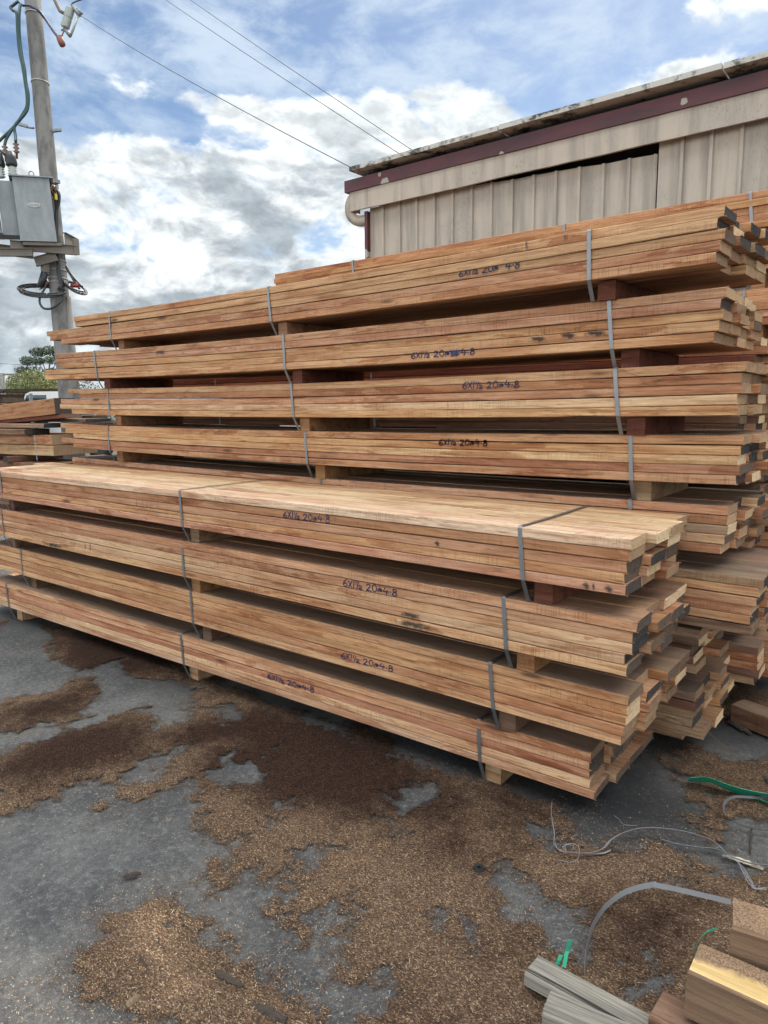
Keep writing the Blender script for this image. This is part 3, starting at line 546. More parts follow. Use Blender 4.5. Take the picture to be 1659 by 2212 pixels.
m = MB(); m.lathe([(.068, -.08), (.068, -.055)], c_, ax=tuple(CR2 * .98 - TZ * .12)); m.lathe([(.075, .085), (.075, .105)], c_, ax=tuple(CR2 * .98 - TZ * .12)); m.build('terminal_ring', ORG, tm)
m = MB(); m.box(c_ - CR * .15 - TZ * .14, (.07, .05, .10)); m.box(c_ + CR * .12 - TZ * .15, (.04, .04, .09)); m.build('terminal_cap', YEL, tm)
m = MB(); m.box(tp(.05, .28, -.035), (.62, .50, .05), TAX); m.build('skid_base', RUSTY, tr)

def cable(name, label, cat, pts, r, mt, group=None, k=6, extra=None):
    m = MB(); cp = curve(pts, k); o0 = cp[0]
    m.tube([p - o0 for p in cp], r, 7)
    for e in (extra or []): m.tube([p - o0 for p in curve(e, k)], r, 7)
    o = m.build(name, mt); o.location = tuple(o0); return tag(o, label, cat, group)
dn = -.30
cable('power_cable', 'green sheathed cable bundle clipped down the left of the pole, sweeping left to the transformer', 'cable', [P(40, 2, dn), P(30, 10, dn), P(23, 16, dn), P(27, 22, dn), P(36, 30, dn), P(38, 68, dn), P(42, 110, dn), P(49, 144, dn), P(54, 176, dn), P(58, 205, dn), P(58, 229, dn), P(49, 247, dn), P(32, 272, dn), P(0, 303, dn), P(-18, 325, dn)], .026, GREENB, extra=[[P(44, 8, dn), P(41, 34, dn - .03), P(42, 80, dn), P(47, 120, dn), P(53, 150, dn), P(56, 178, dn), P(61, 205, dn), P(60, 232, dn), P(52, 248, dn), P(36, 266, dn), P(31, 276, dn), P(33, 292, dn), P(34, 306, dn - .05)], [P(44, 258, dn + .04), P(26, 280, dn), P(14, 300, dn), P(10, 314, dn)]])
m = MB(); q0 = P(34, 330, dn)
for (u, v) in ((34, 308), (10, 314)):
    pr = [(.02, 0)]
    for i in range(3): pr += [(.055, -.03 - i * .062), (.02, -.06 - i * .062)]
    pr += [(.018, -.27)]; m.lathe(pr[::-1], P(u, v, dn) - q0)
o = m.build('cable_termination', BROWNC); o.location = tuple(q0); tag(o, 'brown ringed porcelain cable ends hanging above the black transformer bushings', 'insulator')
cable('power_cable', 'dark blue cable arching off the right of the pole to a terracotta cap', 'cable', [P(49, 12, -.25), P(64, 12, -.3), P(80, 19, -.27), P(95, 36, -.2), P(110, 58, -.2), P(131, 87, -.2)], .022, BLUEC, extra=[[P(66, 14, -.3), P(82, 22, -.29), P(97, 40, -.22), P(113, 64, -.22), P(131, 88, -.22)]])
m = MB(); q0 = P(132, 90, -.2); m.lathe([(.03, .11), (.055, .09), (.06, 0), (.055, -.07), (.02, -.09)][::-1], (0, 0, 0), ax=tuple(CU * .85 - CR * .35)); m.tube([(0, 0, .05), P(139, 64, -.2) - q0], .012, 6); o = m.build('cable_cap', TERRA); o.location = tuple(q0); tag(o, 'terracotta coloured cable cap at the end of the blue cable', 'cable cap')  # cap over the end of the blue cable
fz = empty('fuse_insulator', tuple(P(148, 48, -.2))); tag(fz, 'ribbed white porcelain fuse insulator hanging in the sky right of the pole', 'insulator'); q0 = P(148, 48, -.2)
ax = P(153, 16, -.2) - P(140, 60, -.2); axl = np.linalg.norm(ax); ax /= axl; st = P(140, 60, -.2) - q0; m = MB(); pr = [(.035, 0)]
for i in range(17): pr += [(.078 if i not in (8, ) else .05, (.04 + i * .054) * axl), (.050, (.067 + i * .054) * axl)]
pr += [(.035, axl)]; m.lathe(pr, st, ax, 16); m.build('insulator_body', CERAM, fz)
m = MB(); m.tube([P(169, 34, -.2) - q0, P(154, 74, -.2) - q0], .022, 8); m.build('fuse_tube', CERAM, fz)
m = MB(); m.tube([P(157, 13, -.2) - q0, P(165, 24, -.2) - q0, P(172, 34, -.2) - q0], .036, 8); m.tube([P(166, 18, -.2) - q0, P(177, 30, -.2) - q0], .024, 6); m.build('contact_fitting', GALV, fz); m = MB(); m.tube([P(139, 62, -.2) - q0, P(146, 70, -.2) - q0, P(152, 78, -.2) - q0], .035, 8); m.tube([P(132, 66, -.2) - q0, P(142, 60, -.2) - q0], .015, 6); m.build('contact_fitting', GALV, fz)
m = MB(); m.tube([P(114, -12, -.2) - q0, P(121, 6, -.2) - q0, P(130, 24, -.2) - q0, P(142, 31, -.2) - q0], .032, 8); m.build('mounting_arm', RUSTY, fz)
m = MB(); m.tube(curve([P(152, 20, -.2) - q0, P(156, 8, -.2) - q0, P(165, 3, -.2) - q0, P(182, -3, -.2) - q0], 5), .012, 6); m.build('lead', BLACK, fz)
g1 = 'overhead wires across the sky'
def wire(lab, a, b, r_, sag):
    pts = [a + (b - a) * t + np.array([0, 0, -sag * 4 * t * (1 - t)]) for t in np.linspace(0, 1, 24)]; m = MB(); m.tube([p - a for p in pts], r_, 6); o = m.build('overhead_wire', BLACK); o.location = tuple(a); tag(o, lab, 'wire', g1)
wire('lowest overhead wire, running from the fuse insulator down to the shed roof corner', P(176, 35, -.2), ad(796, 381, 6.9), .0048, .06)
wire('middle overhead wire coming down to the shed roof', P(300, -40), ad(888, 348, 6.6), .0042, .02)
wire('highest overhead wire, reaching the shed roof farthest right', P(355, -40), ad(916, 341, 6.6), .0042, .02)
# low cables: service drop and coils
cable('service_cable', 'black service cables from the transformer terminal down the right of the pole', 'cable', [P(116, 408, -.3), P(124, 412, -.3), P(128, 424, -.3), P(126, 440, -.28), P(121, 462, -.26), P(121, 500, -.25), P(121, 540, -.24), P(125, 580, -.22), P(128, 600, -.22), P(137, 620, -.2)], .028, BLACK, extra=[[P(113, 414, -.3), P(118, 425, -.3), P(121, 440, -.28), P(123, 470, -.25), P(123, 520, -.24), P(127, 578, -.22), P(134, 606, -.2), P(150, 622, -.1)]])
def coil(label, cu, cv, ru, rv, n, mt, tilt, rad=.016, jit=2.5, seed=1):
    q = random.Random(seed); m = MB(); q0 = P(cu, cv, -.25)
    for i in range(n):
        a_, b_ = ru * q.uniform(.86, 1.05), rv * q.uniform(.7, 1.15); du, dv = q.uniform(-jit, jit), q.uniform(-jit, jit); ph = q.uniform(0, 6)
        m.tube([P(cu + du + a_ * math.cos(t), cv + dv + b_ * math.sin(t) + tilt * math.cos(t) * a_, -.22 - .13 * math.sin(t)) - q0 for t in np.linspace(ph, ph + 6.2, 22)], rad, 6)
    o = m.build('cable_coil', mt); o.location = tuple(q0); tag(o, label, 'cable coil', 'cable coils tied to the pole'); return o
coil('black cable coil tied round the left of the pole below the transformer', 90, 628, 48, 11, 9, BLACK, .05, .013, 3.5, 3)
coil('loose black cable loops hanging on the right of the pole', 163, 621, 23, 9, 6, BLACK, .42, .011, 3.5, 4)
cable('service_cable', 'thin black loop dangling below the left cable coil', 'cable', [P(100, 606, -.2), P(97, 622, -.25), P(87, 640, -.3), P(86, 655, -.3), P(95, 666, -.3), P(112, 666, -.3), P(128, 655, -.3), P(137, 640, -.25)], .020, BLACK, extra=[[P(143, 575, -.2), P(152, 590, -.2), P(164, 605, -.2), P(178, 620, -.2)], [P(144, 580, -.2), P(155, 598, -.2), P(163, 612, -.2), P(172, 624, -.2)]])
m = MB(); q0 = P(92, 604, -.25); m.lathe([(.03, -.15), (.06, -.13), (.065, .12), (.03, .15)], (0, 0, 0), ax=tuple(CU * .93 + CR * .3), n=10); m.tube([CU * .15, P(98, 580, -.2) - q0], .012, 5); m.tube([CU * -.15, P(85, 625, -.25) - q0], .012, 5); o = m.build('cable_connector', BLACK); o.location = tuple(q0); tag(o, 'black barrel connector on a thin cable left of the pole', 'connector')
for u, v, lab in ((95, 612, 'red clamp block on the left of the pole by the coil'), (162, 617, 'red clamp block among the loops right of the pole')):
    m = MB(); q0 = P(u, v, -.2); m.lathe([(.02, -.08), (.036, -.07), (.036, .07), (.02, .08)], (0, 0, 0), ax=tuple(CR), n=8); o = m.build('cable_clamp', REDP); o.location = tuple(q0); tag(o, lab, 'clamp')

# ------------------------------------------------------------------ yard floor
def asphalt():
    m, t, p = mat('yard_asphalt'); v = objco(t)
    n = t.noise(v, .9, 7, .6, .4); n2 = t.noise(v, 4.5, 7, .65); f = t.noise(v, 170, 5, .85); f2 = t.noise(v, 42, 7, .75); sp_ = t.noise(v, 105, 3, .7)
    dustp = t.noise(t.vm('ADD', v, (3.3, 8.1, 0)), .75, 6, .6, .6)
    c = t.mix(t.mr(n2, .35, .70), (.050, .051, .053), (.092, .092, .092))
    c = t.mix(t.mr(dustp, .46, .70, 0, .8), c, (.155, .155, .150))
    c = t.mix(t.mr(f2, .50, .66, 0, .55), c, (.185, .187, .183))
    c = t.mix(t.mr(f2, .47, .34, 0, .7), c, (.035, .037, .042))
    c = t.mix(t.mr(f, .5, .60, 0, .75), c, t.vm('MULTIPLY', c, (.42, .42, .43))); c = t.mix(t.mr(sp_, .64, .69, 0, .8), c, (.30, .285, .255))
    dark_area = t.new('ShaderNodeAttribute', attribute_name='floor_dark').outputs['Fac']
    c = t.mix(t.m('MULTIPLY', dark_area, t.mr(n2, .25, .6, .65, 1.0)), c, (.019, .020, .022))
    cr = t.new('ShaderNodeTexVoronoi', feature='DISTANCE_TO_EDGE'); t.put(cr.inputs['Vector'], t.vm('ADD', v, t.vm('MULTIPLY', t.vm('SUBTRACT', t.new('ShaderNodeTexNoise').outputs[1], (.5, .5, .5)), (.2, .2, 0)))); cr.inputs['Scale'].default_value = .38
    crk = t.m('MULTIPLY', t.mr(cr.outputs[0], .0028, .0012), t.mr(n, .40, .52)); c = t.mix(crk, c, (.10, .075, .05))
    t.put(p.inputs['Base Color'], c); t.put(p.inputs['Roughness'], t.m('SUBTRACT', .92, t.m('MULTIPLY', dark_area, .30))); p.inputs['Specular IOR Level'].default_value = .3
    bump(t, p, t.m('ADD', t.m('MULTIPLY', f, .5), f2), .6, .004); return m
def dustmat():
    m, t, p = mat('damp_sawdust'); v = objco(t)
    cov = t.new('ShaderNodeAttribute', attribute_name='cover').outputs['Fac']; gr_ = t.noise(v, 210, 3, .8); gl_ = t.noise(v, 16, 6, .68)
    t.put(p.inputs['Alpha'], t.mr(t.m('ADD', t.m('MULTIPLY', t.m('SUBTRACT', gr_, .5), 1.1), t.m('ADD', t.m('MULTIPLY', t.m('SUBTRACT', gl_, .5), 1.5), cov)), .46, .54))
    f = t.noise(v, 330, 4, .75); vo = t.new('ShaderNodeTexVoronoi'); t.put(vo.inputs['Vector'], t.vm('ADD', t.scale(v, (1.0, 2.2, 1)), t.vm('MULTIPLY', f, (.006, .006, 0)))); vo.inputs['Scale'].default_value = 190
    sc_ = t.new('ShaderNodeSeparateColor'); t.put(sc_.inputs[0], vo.outputs['Color']); n = t.noise(v, 5, 7, .65); n2 = t.noise(v, 26, 5, .65)
    dk = t.new('ShaderNodeAttribute', attribute_name='damp').outputs['Fac']
    dk0 = dk
    dk = t.mr(t.m('ADD', dk, t.m('ADD', t.m('MULTIPLY', t.m('SUBTRACT', n, .5), 1.1), t.m('MULTIPLY', t.m('SUBTRACT', n2, .5), .5))), .10, .95)
    c = t.mix(t.mr(sc_.outputs[0], .2, .95), (.062, .040, .027), (.170, .108, .068))
    c = t.mix(t.mr(sc_.outputs[1], .88, .93, 0, .8), c, (.36, .26, .16)); c = t.mix(t.mr(sc_.outputs[2], .78, .9, 0, .85), c, (.045, .028, .020))
    c = t.mix(t.mr(dk0, -.1, -.5), c, t.vm('MULTIPLY', c, (1.95, 1.95, 1.9)))
    c = t.mix(dk, c, t.vm('MULTIPLY', c, (.26, .20, .19))); c = t.mix(t.mr(n2, .5, .72, 0, .55), c, t.vm('MULTIPLY', c, (.50, .45, .43)))
    t.put(p.inputs['Base Color'], c); p.inputs['Roughness'].default_value = .95; p.inputs['Specular IOR Level'].default_value = .15
    bump(t, p, t.m('ADD', f, sc_.outputs[0]), .8, .003); return m
ASPH, DUST = asphalt(), dustmat()
def A(pts): return [(x * .9259 / 1.85172, (y * .9259 + 2400) / 1.85172) for x, y in pts]         # readings from two close views of the ground
def B(pts): return [((x * 1.0681 + 1300) / 1.85172, (y * 1.0681 + 2800) / 1.85172) for x, y in pts]
def poly(uv): return np.array([gp(u, v)[:2] for u, v in uv])
PILES = [poly(q) for q in (
 A([(-60, 460), (60, 430), (200, 400), (330, 340), (430, 328), (445, 390), (380, 450), (330, 480), (390, 500), (330, 522), (180, 532), (80, 578), (-60, 570)]),
 A([(-80, 690), (150, 600), (330, 552), (470, 500), (560, 468), (640, 470), (660, 560), (830, 528), (830, 450), (870, 400), (740, 345), (600, 330), (500, 275), (380, 300), (310, 292), (225, 250), (175, 110), (300, 120), (480, 170), (700, 240), (900, 330), (1100, 415), (1300, 500), (1659, 660), (1900, 760),
    (1900, 1900), (1600, 1760), (1450, 1640), (1470, 1500), (1420, 1400), (1480, 1380), (1460, 1320), (1300, 1350), (1170, 1340), (1290, 1310), (1250, 1260), (1180, 1230), (1130, 1170), (1060, 1180), (970, 1222), (900, 1232), (858, 1170), (885, 1130), (1000, 1130), (970, 1100), (1000, 1020), (930, 1030), (800, 990), (850, 900), (860, 820), (848, 765), (700, 830), (560, 870), (470, 930), (440, 900), (480, 830), (560, 800), (440, 780), (300, 820), (150, 880), (-80, 950)]),
 A([(300, 1640), (380, 1530), (440, 1440), (420, 1380), (500, 1350), (560, 1310), (680, 1270), (740, 1290), (800, 1340), (850, 1420), (950, 1490), (1060, 1610), (1110, 1650), (1170, 1660), (1170, 1690), (1300, 1720), (1450, 1900), (560, 1900), (470, 1700), (380, 1680)]),
 A([(1235, 1390), (1310, 1400), (1320, 1460), (1250, 1462)]), A([(1360, 1500), (1425, 1490), (1405, 1535)]), A([(-40, 95), (25, 90), (10, 112), (-40, 125)]),
 B([(100, 60), (300, 205), (560, 305), (650, 312), (740, 332), (800, 380), (880, 420), (920, 470), (960, 502), (1020, 525), (1070, 535), (1160, 535), (1260, 520), (1310, 560), (1380, 600), (1480, 640), (1750, 650), (1750, 1300), (100, 1300), (200, 1150), (240, 1060), (100, 1100), (60, 900)]),
 B([(1240, 200), (1330, 215), (1340, 177), (1400, 176), (1500, 208), (1530, 240), (1600, 230), (1720, 205), (1720, 470), (1640, 430), (1560, 470), (1500, 475), (1440, 560), (1360, 440), (1430, 340), (1350, 380), (1340, 370), (1390, 310), (1330, 290), (1300, 250)]),
 B([(1330, -40), (1480, -60), (1720, -30), (1720, 60), (1520, 60), (1400, 30)]))]
BARE = [poly(q) for q in (
 A([(560, 792), (585, 712), (700, 652), (818, 628), (720, 705), (640, 765)]), A([(640, 475), (700, 420), (830, 440), (820, 522), (690, 556)]), A([(905, 470), (1000, 448), (1055, 488), (960, 525)]),
 A([(920, 735), (1000, 670), (1020, 702), (1100, 690), (1212, 636), (1130, 712), (1072, 802), (1020, 812), (950, 785)]), A([(1130, 950), (1180, 890), (1290, 848), (1230, 922), (1170, 957)]), A([(1300, 1080), (1390, 1045), (1412, 1110), (1330, 1165)]), A([(1140, 1190), (1240, 1170), (1260, 1220), (1180, 1230)]),
 B([(575, 640), (640, 618), (700, 660), (760, 730), (840, 780), (930, 812), (962, 806), (962, 890), (920, 942), (860, 930), (830, 860), (760, 800), (680, 832), (636, 800), (660, 740), (620, 700)]),
 B([(260, 380), (300, 338), (392, 323), (380, 372), (310, 422)]), B([(203, 450), (240, 458), (322, 530), (290, 557), (220, 512)]), B([(395, 830), (430, 788), (500, 808), (553, 870), (512, 912), (440, 882)]), B([(-20, 770), (60, 775), (55, 830), (-20, 850)]),
 B([(1190, 960), (1235, 1000), (1312, 1040), (1262, 1112), (1200, 1062)]), B([(1280, 690), (1330, 680), (1320, 720)]), B([(800, 490), (850, 480), (880, 540), (830, 540)]), B([(-40, 1050), (60, 1090), (240, 1060), (205, 1150), (130, 1260), (-40, 1280)]), B([(1390, 520), (1450, 590), (1390, 600), (1330, 560)]))]
DAMP = [poly(q) for q in (A([(-80, 670), (330, 560), (560, 475), (640, 485), (660, 680), (400, 740), (-80, 830)]), A([(650, 600), (850, 540), (1100, 470), (1659, 680), (1659, 860), (1450, 850), (1250, 760), (1000, 640), (800, 640)]), A([(0, 480), (200, 420), (430, 340), (430, 430), (330, 500), (100, 545), (0, 540)]), A([(180, 110), (500, 190), (900, 340), (900, 400), (600, 320), (300, 290)]), A([(840, 620), (1200, 640), (1659, 700), (1659, 1000), (1350, 900), (1150, 830), (900, 720)]), A([(480, 200), (900, 340), (1300, 500), (1659, 640), (1659, 700), (1200, 480), (700, 330)]),
 B([(0, 110), (300, 240), (560, 330), (560, 560), (420, 560), (340, 470), (100, 380), (0, 330)]), B([(560, 330), (740, 350), (860, 440), (700, 520), (560, 480)]), B([(1020, 780), (1420, 760), (1330, 930), (1180, 980), (1040, 900)]))]
DARK_AREAS = [poly(q) for q in (A([(0, 30), (150, 90), (480, 200), (900, 335), (1300, 490), (1659, 640), (1659, 740), (1100, 560), (600, 330), (250, 150), (0, 100)]), B([(200, 100), (560, 280), (900, 420), (1000, 530), (1300, 520), (1480, 500), (1380, 380), (1300, 330), (1250, 210), (1400, 150), (1720, 180), (1720, -120), (1250, -150), (1050, 300), (700, 200)]))]  # asphalt areas coloured darker and smoother along and beside the stacks
def sdist(P_, q):                                   # signed distance, positive inside
    d = np.full(len(P_), 1e9); ins = np.zeros(len(P_), bool); n = len(q)
    for i in range(n):
        a, b = q[i], q[(i + 1) % n]; e = b - a; w_ = P_ - a; t_ = np.clip((w_ @ e) / (e @ e + 1e-12), 0, 1); d = np.minimum(d, np.hypot(*(w_ - t_[:, None] * e).T))
        c_ = ((a[1] <= P_[:, 1]) != (b[1] <= P_[:, 1])); xx = a[0] + (P_[:, 1] - a[1]) / (e[1] if abs(e[1]) > 1e-12 else 1e-12) * e[0]; ins ^= c_ & (P_[:, 0] < xx)
    return np.where(ins, d, -d)
nr = np.random.RandomState(5)
LAT = nr.rand(64, 64)
def vnoise(P_, sc_):
    q = P_ * sc_ + 1000.3; i = np.floor(q).astype(int); f_ = q - i; f_ = f_ * f_ * (3 - 2 * f_); i0 = i % 64; i1 = (i + 1) % 64
    a = LAT[i0[:, 0], i0[:, 1]]; b = LAT[i1[:, 0], i0[:, 1]]; c_ = LAT[i0[:, 0], i1[:, 1]]; d = LAT[i1[:, 0], i1[:, 1]]
    return (a * (1 - f_[:, 0]) + b * f_[:, 0]) * (1 - f_[:, 1]) + (c_ * (1 - f_[:, 0]) + d * f_[:, 0]) * f_[:, 1]
def fbm(P_, sc_, o=4): return sum(vnoise(P_ + 7.7 * k, sc_ * 2 ** k) / 2 ** k for k in range(o)) / (2 - 2 ** (1 - o))
def field(P_):
    W_ = P_ + np.stack([fbm(P_, 5) - .5, fbm(P_ + 31, 5) - .5], 1) * .09
    f_ = np.max([sdist(W_, q) for q in PILES], 0)
    for q in BARE: f_ = np.minimum(f_, -sdist(W_, q))
    return f_ + (fbm(P_, 14, 4) - .5) * .10 + (fbm(P_ + 3.3, 45, 2) - .5) * .05
def soft(P_, polys, wd): return np.clip(.5 + np.max([sdist(P_, q) for q in polys], 0) / wd, 0, 1)
# the floor: a fine patch in view inside one big sheet
gx = np.concatenate([[-900, -300, -100, -40, -20], np.arange(-12, 3.01, .1), [8, 20, 60, 300, 900]]); gy = np.concatenate([[-300, -60, -20, -6], np.arange(-2, 8.01, .1), [14, 30, 80, 300, 1500]])
X, Y = np.meshgrid(gx, gy, indexing='ij'); Q = np.stack([X.ravel(), Y.ravel()], 1); ny = len(gy)
Z = np.where((np.abs(Q[:, 0] + 4) < 9) & (Q[:, 1] < 9) & (Q[:, 1] > -3), (fbm(Q, .6, 3) - .5) * .012 - .004, 0)
me = bpy.data.meshes.new('ground'); F_ = [(i * ny + j, (i + 1) * ny + j, (i + 1) * ny + j + 1, i * ny + j + 1) for i in range(len(gx) - 1) for j in range(ny - 1)]
me.from_pydata([(a, b, c_) for (a, b), c_ in zip(Q, Z)], [], F_); me.materials.append(ASPH)
at = me.attributes.new('floor_dark', 'FLOAT', 'POINT'); at.data.foreach_set('value', (soft(Q, DARK_AREAS, .30) * .95).astype(np.float32)); me.polygons.foreach_set('use_smooth', [True] * len(F_)); me.update()
tag(link('ground', me), 'dark grey asphalt yard floor', kind='structure')
# sawdust sheet
dx = .014
gx = np.arange(-6.6, 1.0, dx); gy = np.arange(.05, 4.2, dx); X, Y = np.meshgrid(gx, gy, indexing='ij'); Q = np.stack([X.ravel(), Y.ravel()], 1)
rr = Q @ CR[:2]; ff = Q @ CF[:2] + CAM_H * .14945; vis = (np.abs(rr / np.maximum(ff, .05)) < .66) & (ff > .5); idx = np.where(vis)[0]
fl = np.full(len(Q), -1.0); fl[idx] = field(Q[idx])
sm_ = np.clip(fl / .16, 0, 1); sm_ = sm_ * sm_ * (3 - 2 * sm_); mnd = np.clip(sdist(Q, PILES[2]) / .25, 0, 1) if 0 else 0
zz = .0035 + sm_ * (.003 + .009 * fbm(Q, 3.1, 3)) + sm_ * (vnoise(Q, 60) * .003 + vnoise(Q + 9, 33) * .004)
keep = fl > -.16; ny = len(gy); nx = len(gx); K = keep.reshape(nx, ny); cell = K[:-1, :-1] & K[1:, :-1] & K[1:, 1:] & K[:-1, 1:]; ci, cj = np.where(cell)
q4 = np.stack([ci * ny + cj, (ci + 1) * ny + cj, (ci + 1) * ny + cj + 1, ci * ny + cj + 1], 1); used, inv = np.unique(q4, return_inverse=True); inv = inv.reshape(q4.shape)
me = bpy.data.meshes.new('sawdust'); me.from_pydata(np.column_stack([Q[used], zz[used]]).tolist(), [], inv.tolist()); me.materials.append(DUST)
at = me.attributes.new('damp', 'FLOAT', 'POINT'); at.data.foreach_set('value', np.clip(soft(Q[used], DAMP, .35) + .16 + (fbm(Q[used] + 5, 1.6, 4) - .5) * 1.1 - .7 * soft(Q[used], [PILES[2]], .3), -.6, 1).astype(np.float32)); at = me.attributes.new('cover', 'FLOAT', 'POINT'); at.data.foreach_set('value', np.clip((fl[used] + .16) / .30, 0, 1).astype(np.float32) * 1.35 - .20 - .30 * np.clip(fbm(Q[used] + 17, 4.5, 4) - .52, 0, 1) * 3); me.polygons.foreach_set('use_smooth', [True] * len(inv)); me.update()
tag(link('sawdust', me), 'drifts of brown sawdust and shavings spread over the asphalt', 'sawdust', kind='stuff')
# single shavings
def chipmat():
    m, t, p = mat('wood_shavings'); rnd = t.new('ShaderNodeNewGeometry').outputs['Random Per Island']; cr = t.new('ShaderNodeValToRGB'); t.put(cr.inputs[0], rnd); e = cr.color_ramp; e.interpolation = 'CONSTANT'
    e.elements[0].color = (.185, .115, .070, 1); e.elements[1].position = .82; e.elements[1].color = (.42, .32, .20, 1)
    for pos, c in ((.22, (.125, .071, .044, 1)), (.42, (.055, .033, .023, 1)), (.55, (.23, .145, .088, 1)), (.70, (.13, .072, .048, 1)), (.95, (.03, .022, .018, 1))): x = e.elements.new(pos); x.color = c
    at = t.new('ShaderNodeAttribute', attribute_name='damp').outputs['Fac']; t.put(p.inputs['Base Color'], t.mix(t.mr(at, -.1, -.5), t.mix(t.m('MAXIMUM', at, 0.0), cr.outputs[0], t.vm('MULTIPLY', cr.outputs[0], (.40, .35, .34))), t.vm('MULTIPLY', cr.outputs[0], (1.9, 1.88, 1.8)))); p.inputs['Roughness'].default_value = .85; return m
N = 330000
uv = np.stack([nr.uniform(-40, 1700, N), 2212 + 40 - (2212 + 40 - 1180) * nr.rand(N) ** .80], 1)
r3 = CF[None] + CR[None] * ((uv[:, 0] - 829.5) / FPX)[:, None] - CU[None] * ((uv[:, 1] - 1106) / FPX)[:, None]; tt = -CAM_H / r3[:, 2]; Q = (r3 * tt[:, None])[:, :2]
ok = (Q[:, 1] < 4.2) & (Q[:, 1] > -1) & (Q[:, 0] > -7); Q = Q[ok]; f_ = field(Q)
pr_ = np.clip(.42 + f_ * 2.0, 0, .42) * (f_ > -.21) * (.25 + 1.3 * np.clip(fbm(Q + 40, 3.3, 4), 0, 1)) + .018; ok = nr.rand(len(Q)) < pr_; Q = Q[ok]; f_ = f_[ok]; n = len(Q)
dm = np.clip(soft(Q, DAMP, .35) + .16 + (fbm(Q + 5, 1.6, 4) - .5) * 1.1 - .7 * soft(Q, [PILES[2]], .3), -.6, 1); ok = nr.rand(n) > dm * .72; Q = Q[ok]; f_ = f_[ok]; dm = dm[ok]; n = len(Q)
sm_ = np.clip(f_ / .16, 0, 1); sm_ = sm_ * sm_ * (3 - 2 * sm_); z0 = .002 + np.clip((f_ + .03) / .04, 0, 1) * .004 + sm_ * (.003 + .009 * fbm(Q, 3.1, 3))
L = nr.uniform(.0022, .0065, n) * (1 + (nr.rand(n) < .06) * 1.5); Wd = nr.uniform(.0007, .0018, n); th = nr.uniform(0, 6.283, n); ti = nr.uniform(-.5, .5, n); cz = nr.uniform(.0, .35, n)
ax_ = np.stack([np.cos(th) * np.cos(ti), np.sin(th) * np.cos(ti), np.sin(ti)], 1); sd_ = np.stack([-np.sin(th), np.cos(th), nr.uniform(-.5, .5, n)], 1); c0 = np.column_stack([Q, z0 + L * .25])
V = np.empty((n, 6, 3)); up = np.array([0, 0, 1])[None]
for k, s_ in enumerate((-1, 0, 1)):
    mid = c0 + ax_ * (s_ * L / 2)[:, None] + up * ((0 if s_ else 1) * cz * L * .5)[:, None]; V[:, k * 2] = mid - sd_ * (Wd / 2)[:, None]; V[:, k * 2 + 1] = mid + sd_ * (Wd / 2)[:, None]
b = np.arange(n)[:, None] * 6; FQ = np.concatenate([b + np.array([[0, 2, 3, 1]]), b + np.array([[2, 4, 5, 3]])], 0)
me = bpy.data.meshes.new('shavings'); me.vertices.add(n * 6); me.vertices.foreach_set('co', V.ravel()); me.loops.add(len(FQ) * 4); me.loops.foreach_set('vertex_index', FQ.ravel().astype(np.int32)); me.polygons.add(len(FQ)); me.polygons.foreach_set('loop_start', np.arange(0, len(FQ) * 4, 4, dtype=np.int32))
me.update(calc_edges=True); me.materials.append(chipmat()); at = me.attributes.new('damp', 'FLOAT', 'POINT'); at.data.foreach_set('value', np.repeat(dm, 6).astype(np.float32)); me.validate()
tag(link('wood_shavings', me), 'loose curled wood shavings scattered over sawdust and asphalt', 'shavings', kind='stuff')

# ------------------------------------------------------------------ litter on the floor
def grey_mat():
    m, t, p = mat('grey_weathered_wood'); v = t.vm('ADD', objco(t), t.vm('MULTIPLY', t.new('ShaderNodeObjectInfo').outputs['Random'], (3.0, 7.0, 5.0)))
    g = t.noise(t.scale(v, (3.5, 150, 150)), 1.0, 5, .7); g2 = t.noise(t.scale(v, (1.6, 38, 38)), 1.0, 5, .6, .6); b_ = t.noise(v, 9, 6, .65); k = t.noise(t.scale(v, (1.1, 62, 62)), 1.0, 3, .5, .4)
    c = t.mix(t.mr(g2, .35, .65), (.245, .225, .190), (.150, .138, .120)); c = t.mix(t.mr(g, .48, .62, 0, .75), c, t.vm('MULTIPLY', c, (.45, .42, .40))); c = t.mix(t.mr(g, .44, .34, 0, .6), c, (.34, .32, .28))
    c = t.mix(t.mr(k, .66, .70), c, (.025, .02, .018)); c = t.mix(t.mr(b_, .56, .70, 0, .55), c, (.10, .075, .055))
    t.put(p.inputs['Base Color'], c); p.inputs['Roughness'].default_value = .92; bump(t, p, t.m('SUBTRACT', g, t.mr(k, .66, .70)), .8, .004); return m
GREY = grey_mat()
GRST = simple('green_plastic_strapping', (.015, .30, .185), .35, 0, .12, 30, (1, 1, 1), 0); PGREY = simple('grey_plastic_strapping', (.19, .20, .225), .55, 0, .15, 60, (1, 1, 1), 0); BARK = simple('dark_bark', (.048, .036, .028), .95, 0, .8, 110, (1, 1, 1), .006)
def bp(x, y, z=0.0): (u, v), = B([(x, y)]); return gp(u, v, z)
nrm = lambda a: np.array(a, float) / np.linalg.norm(a)
side = nrm(CF * np.array([1, 1, 0]))
def band(name, label, cat, pts, wv, mt, group=None, th=.0012):
    m = MB(); o0 = pts[0]; m.strip([p - o0 for p in pts], wv, th); o = m.build(name, mt); o.location = tuple(o0); return tag(o, label, cat, group)
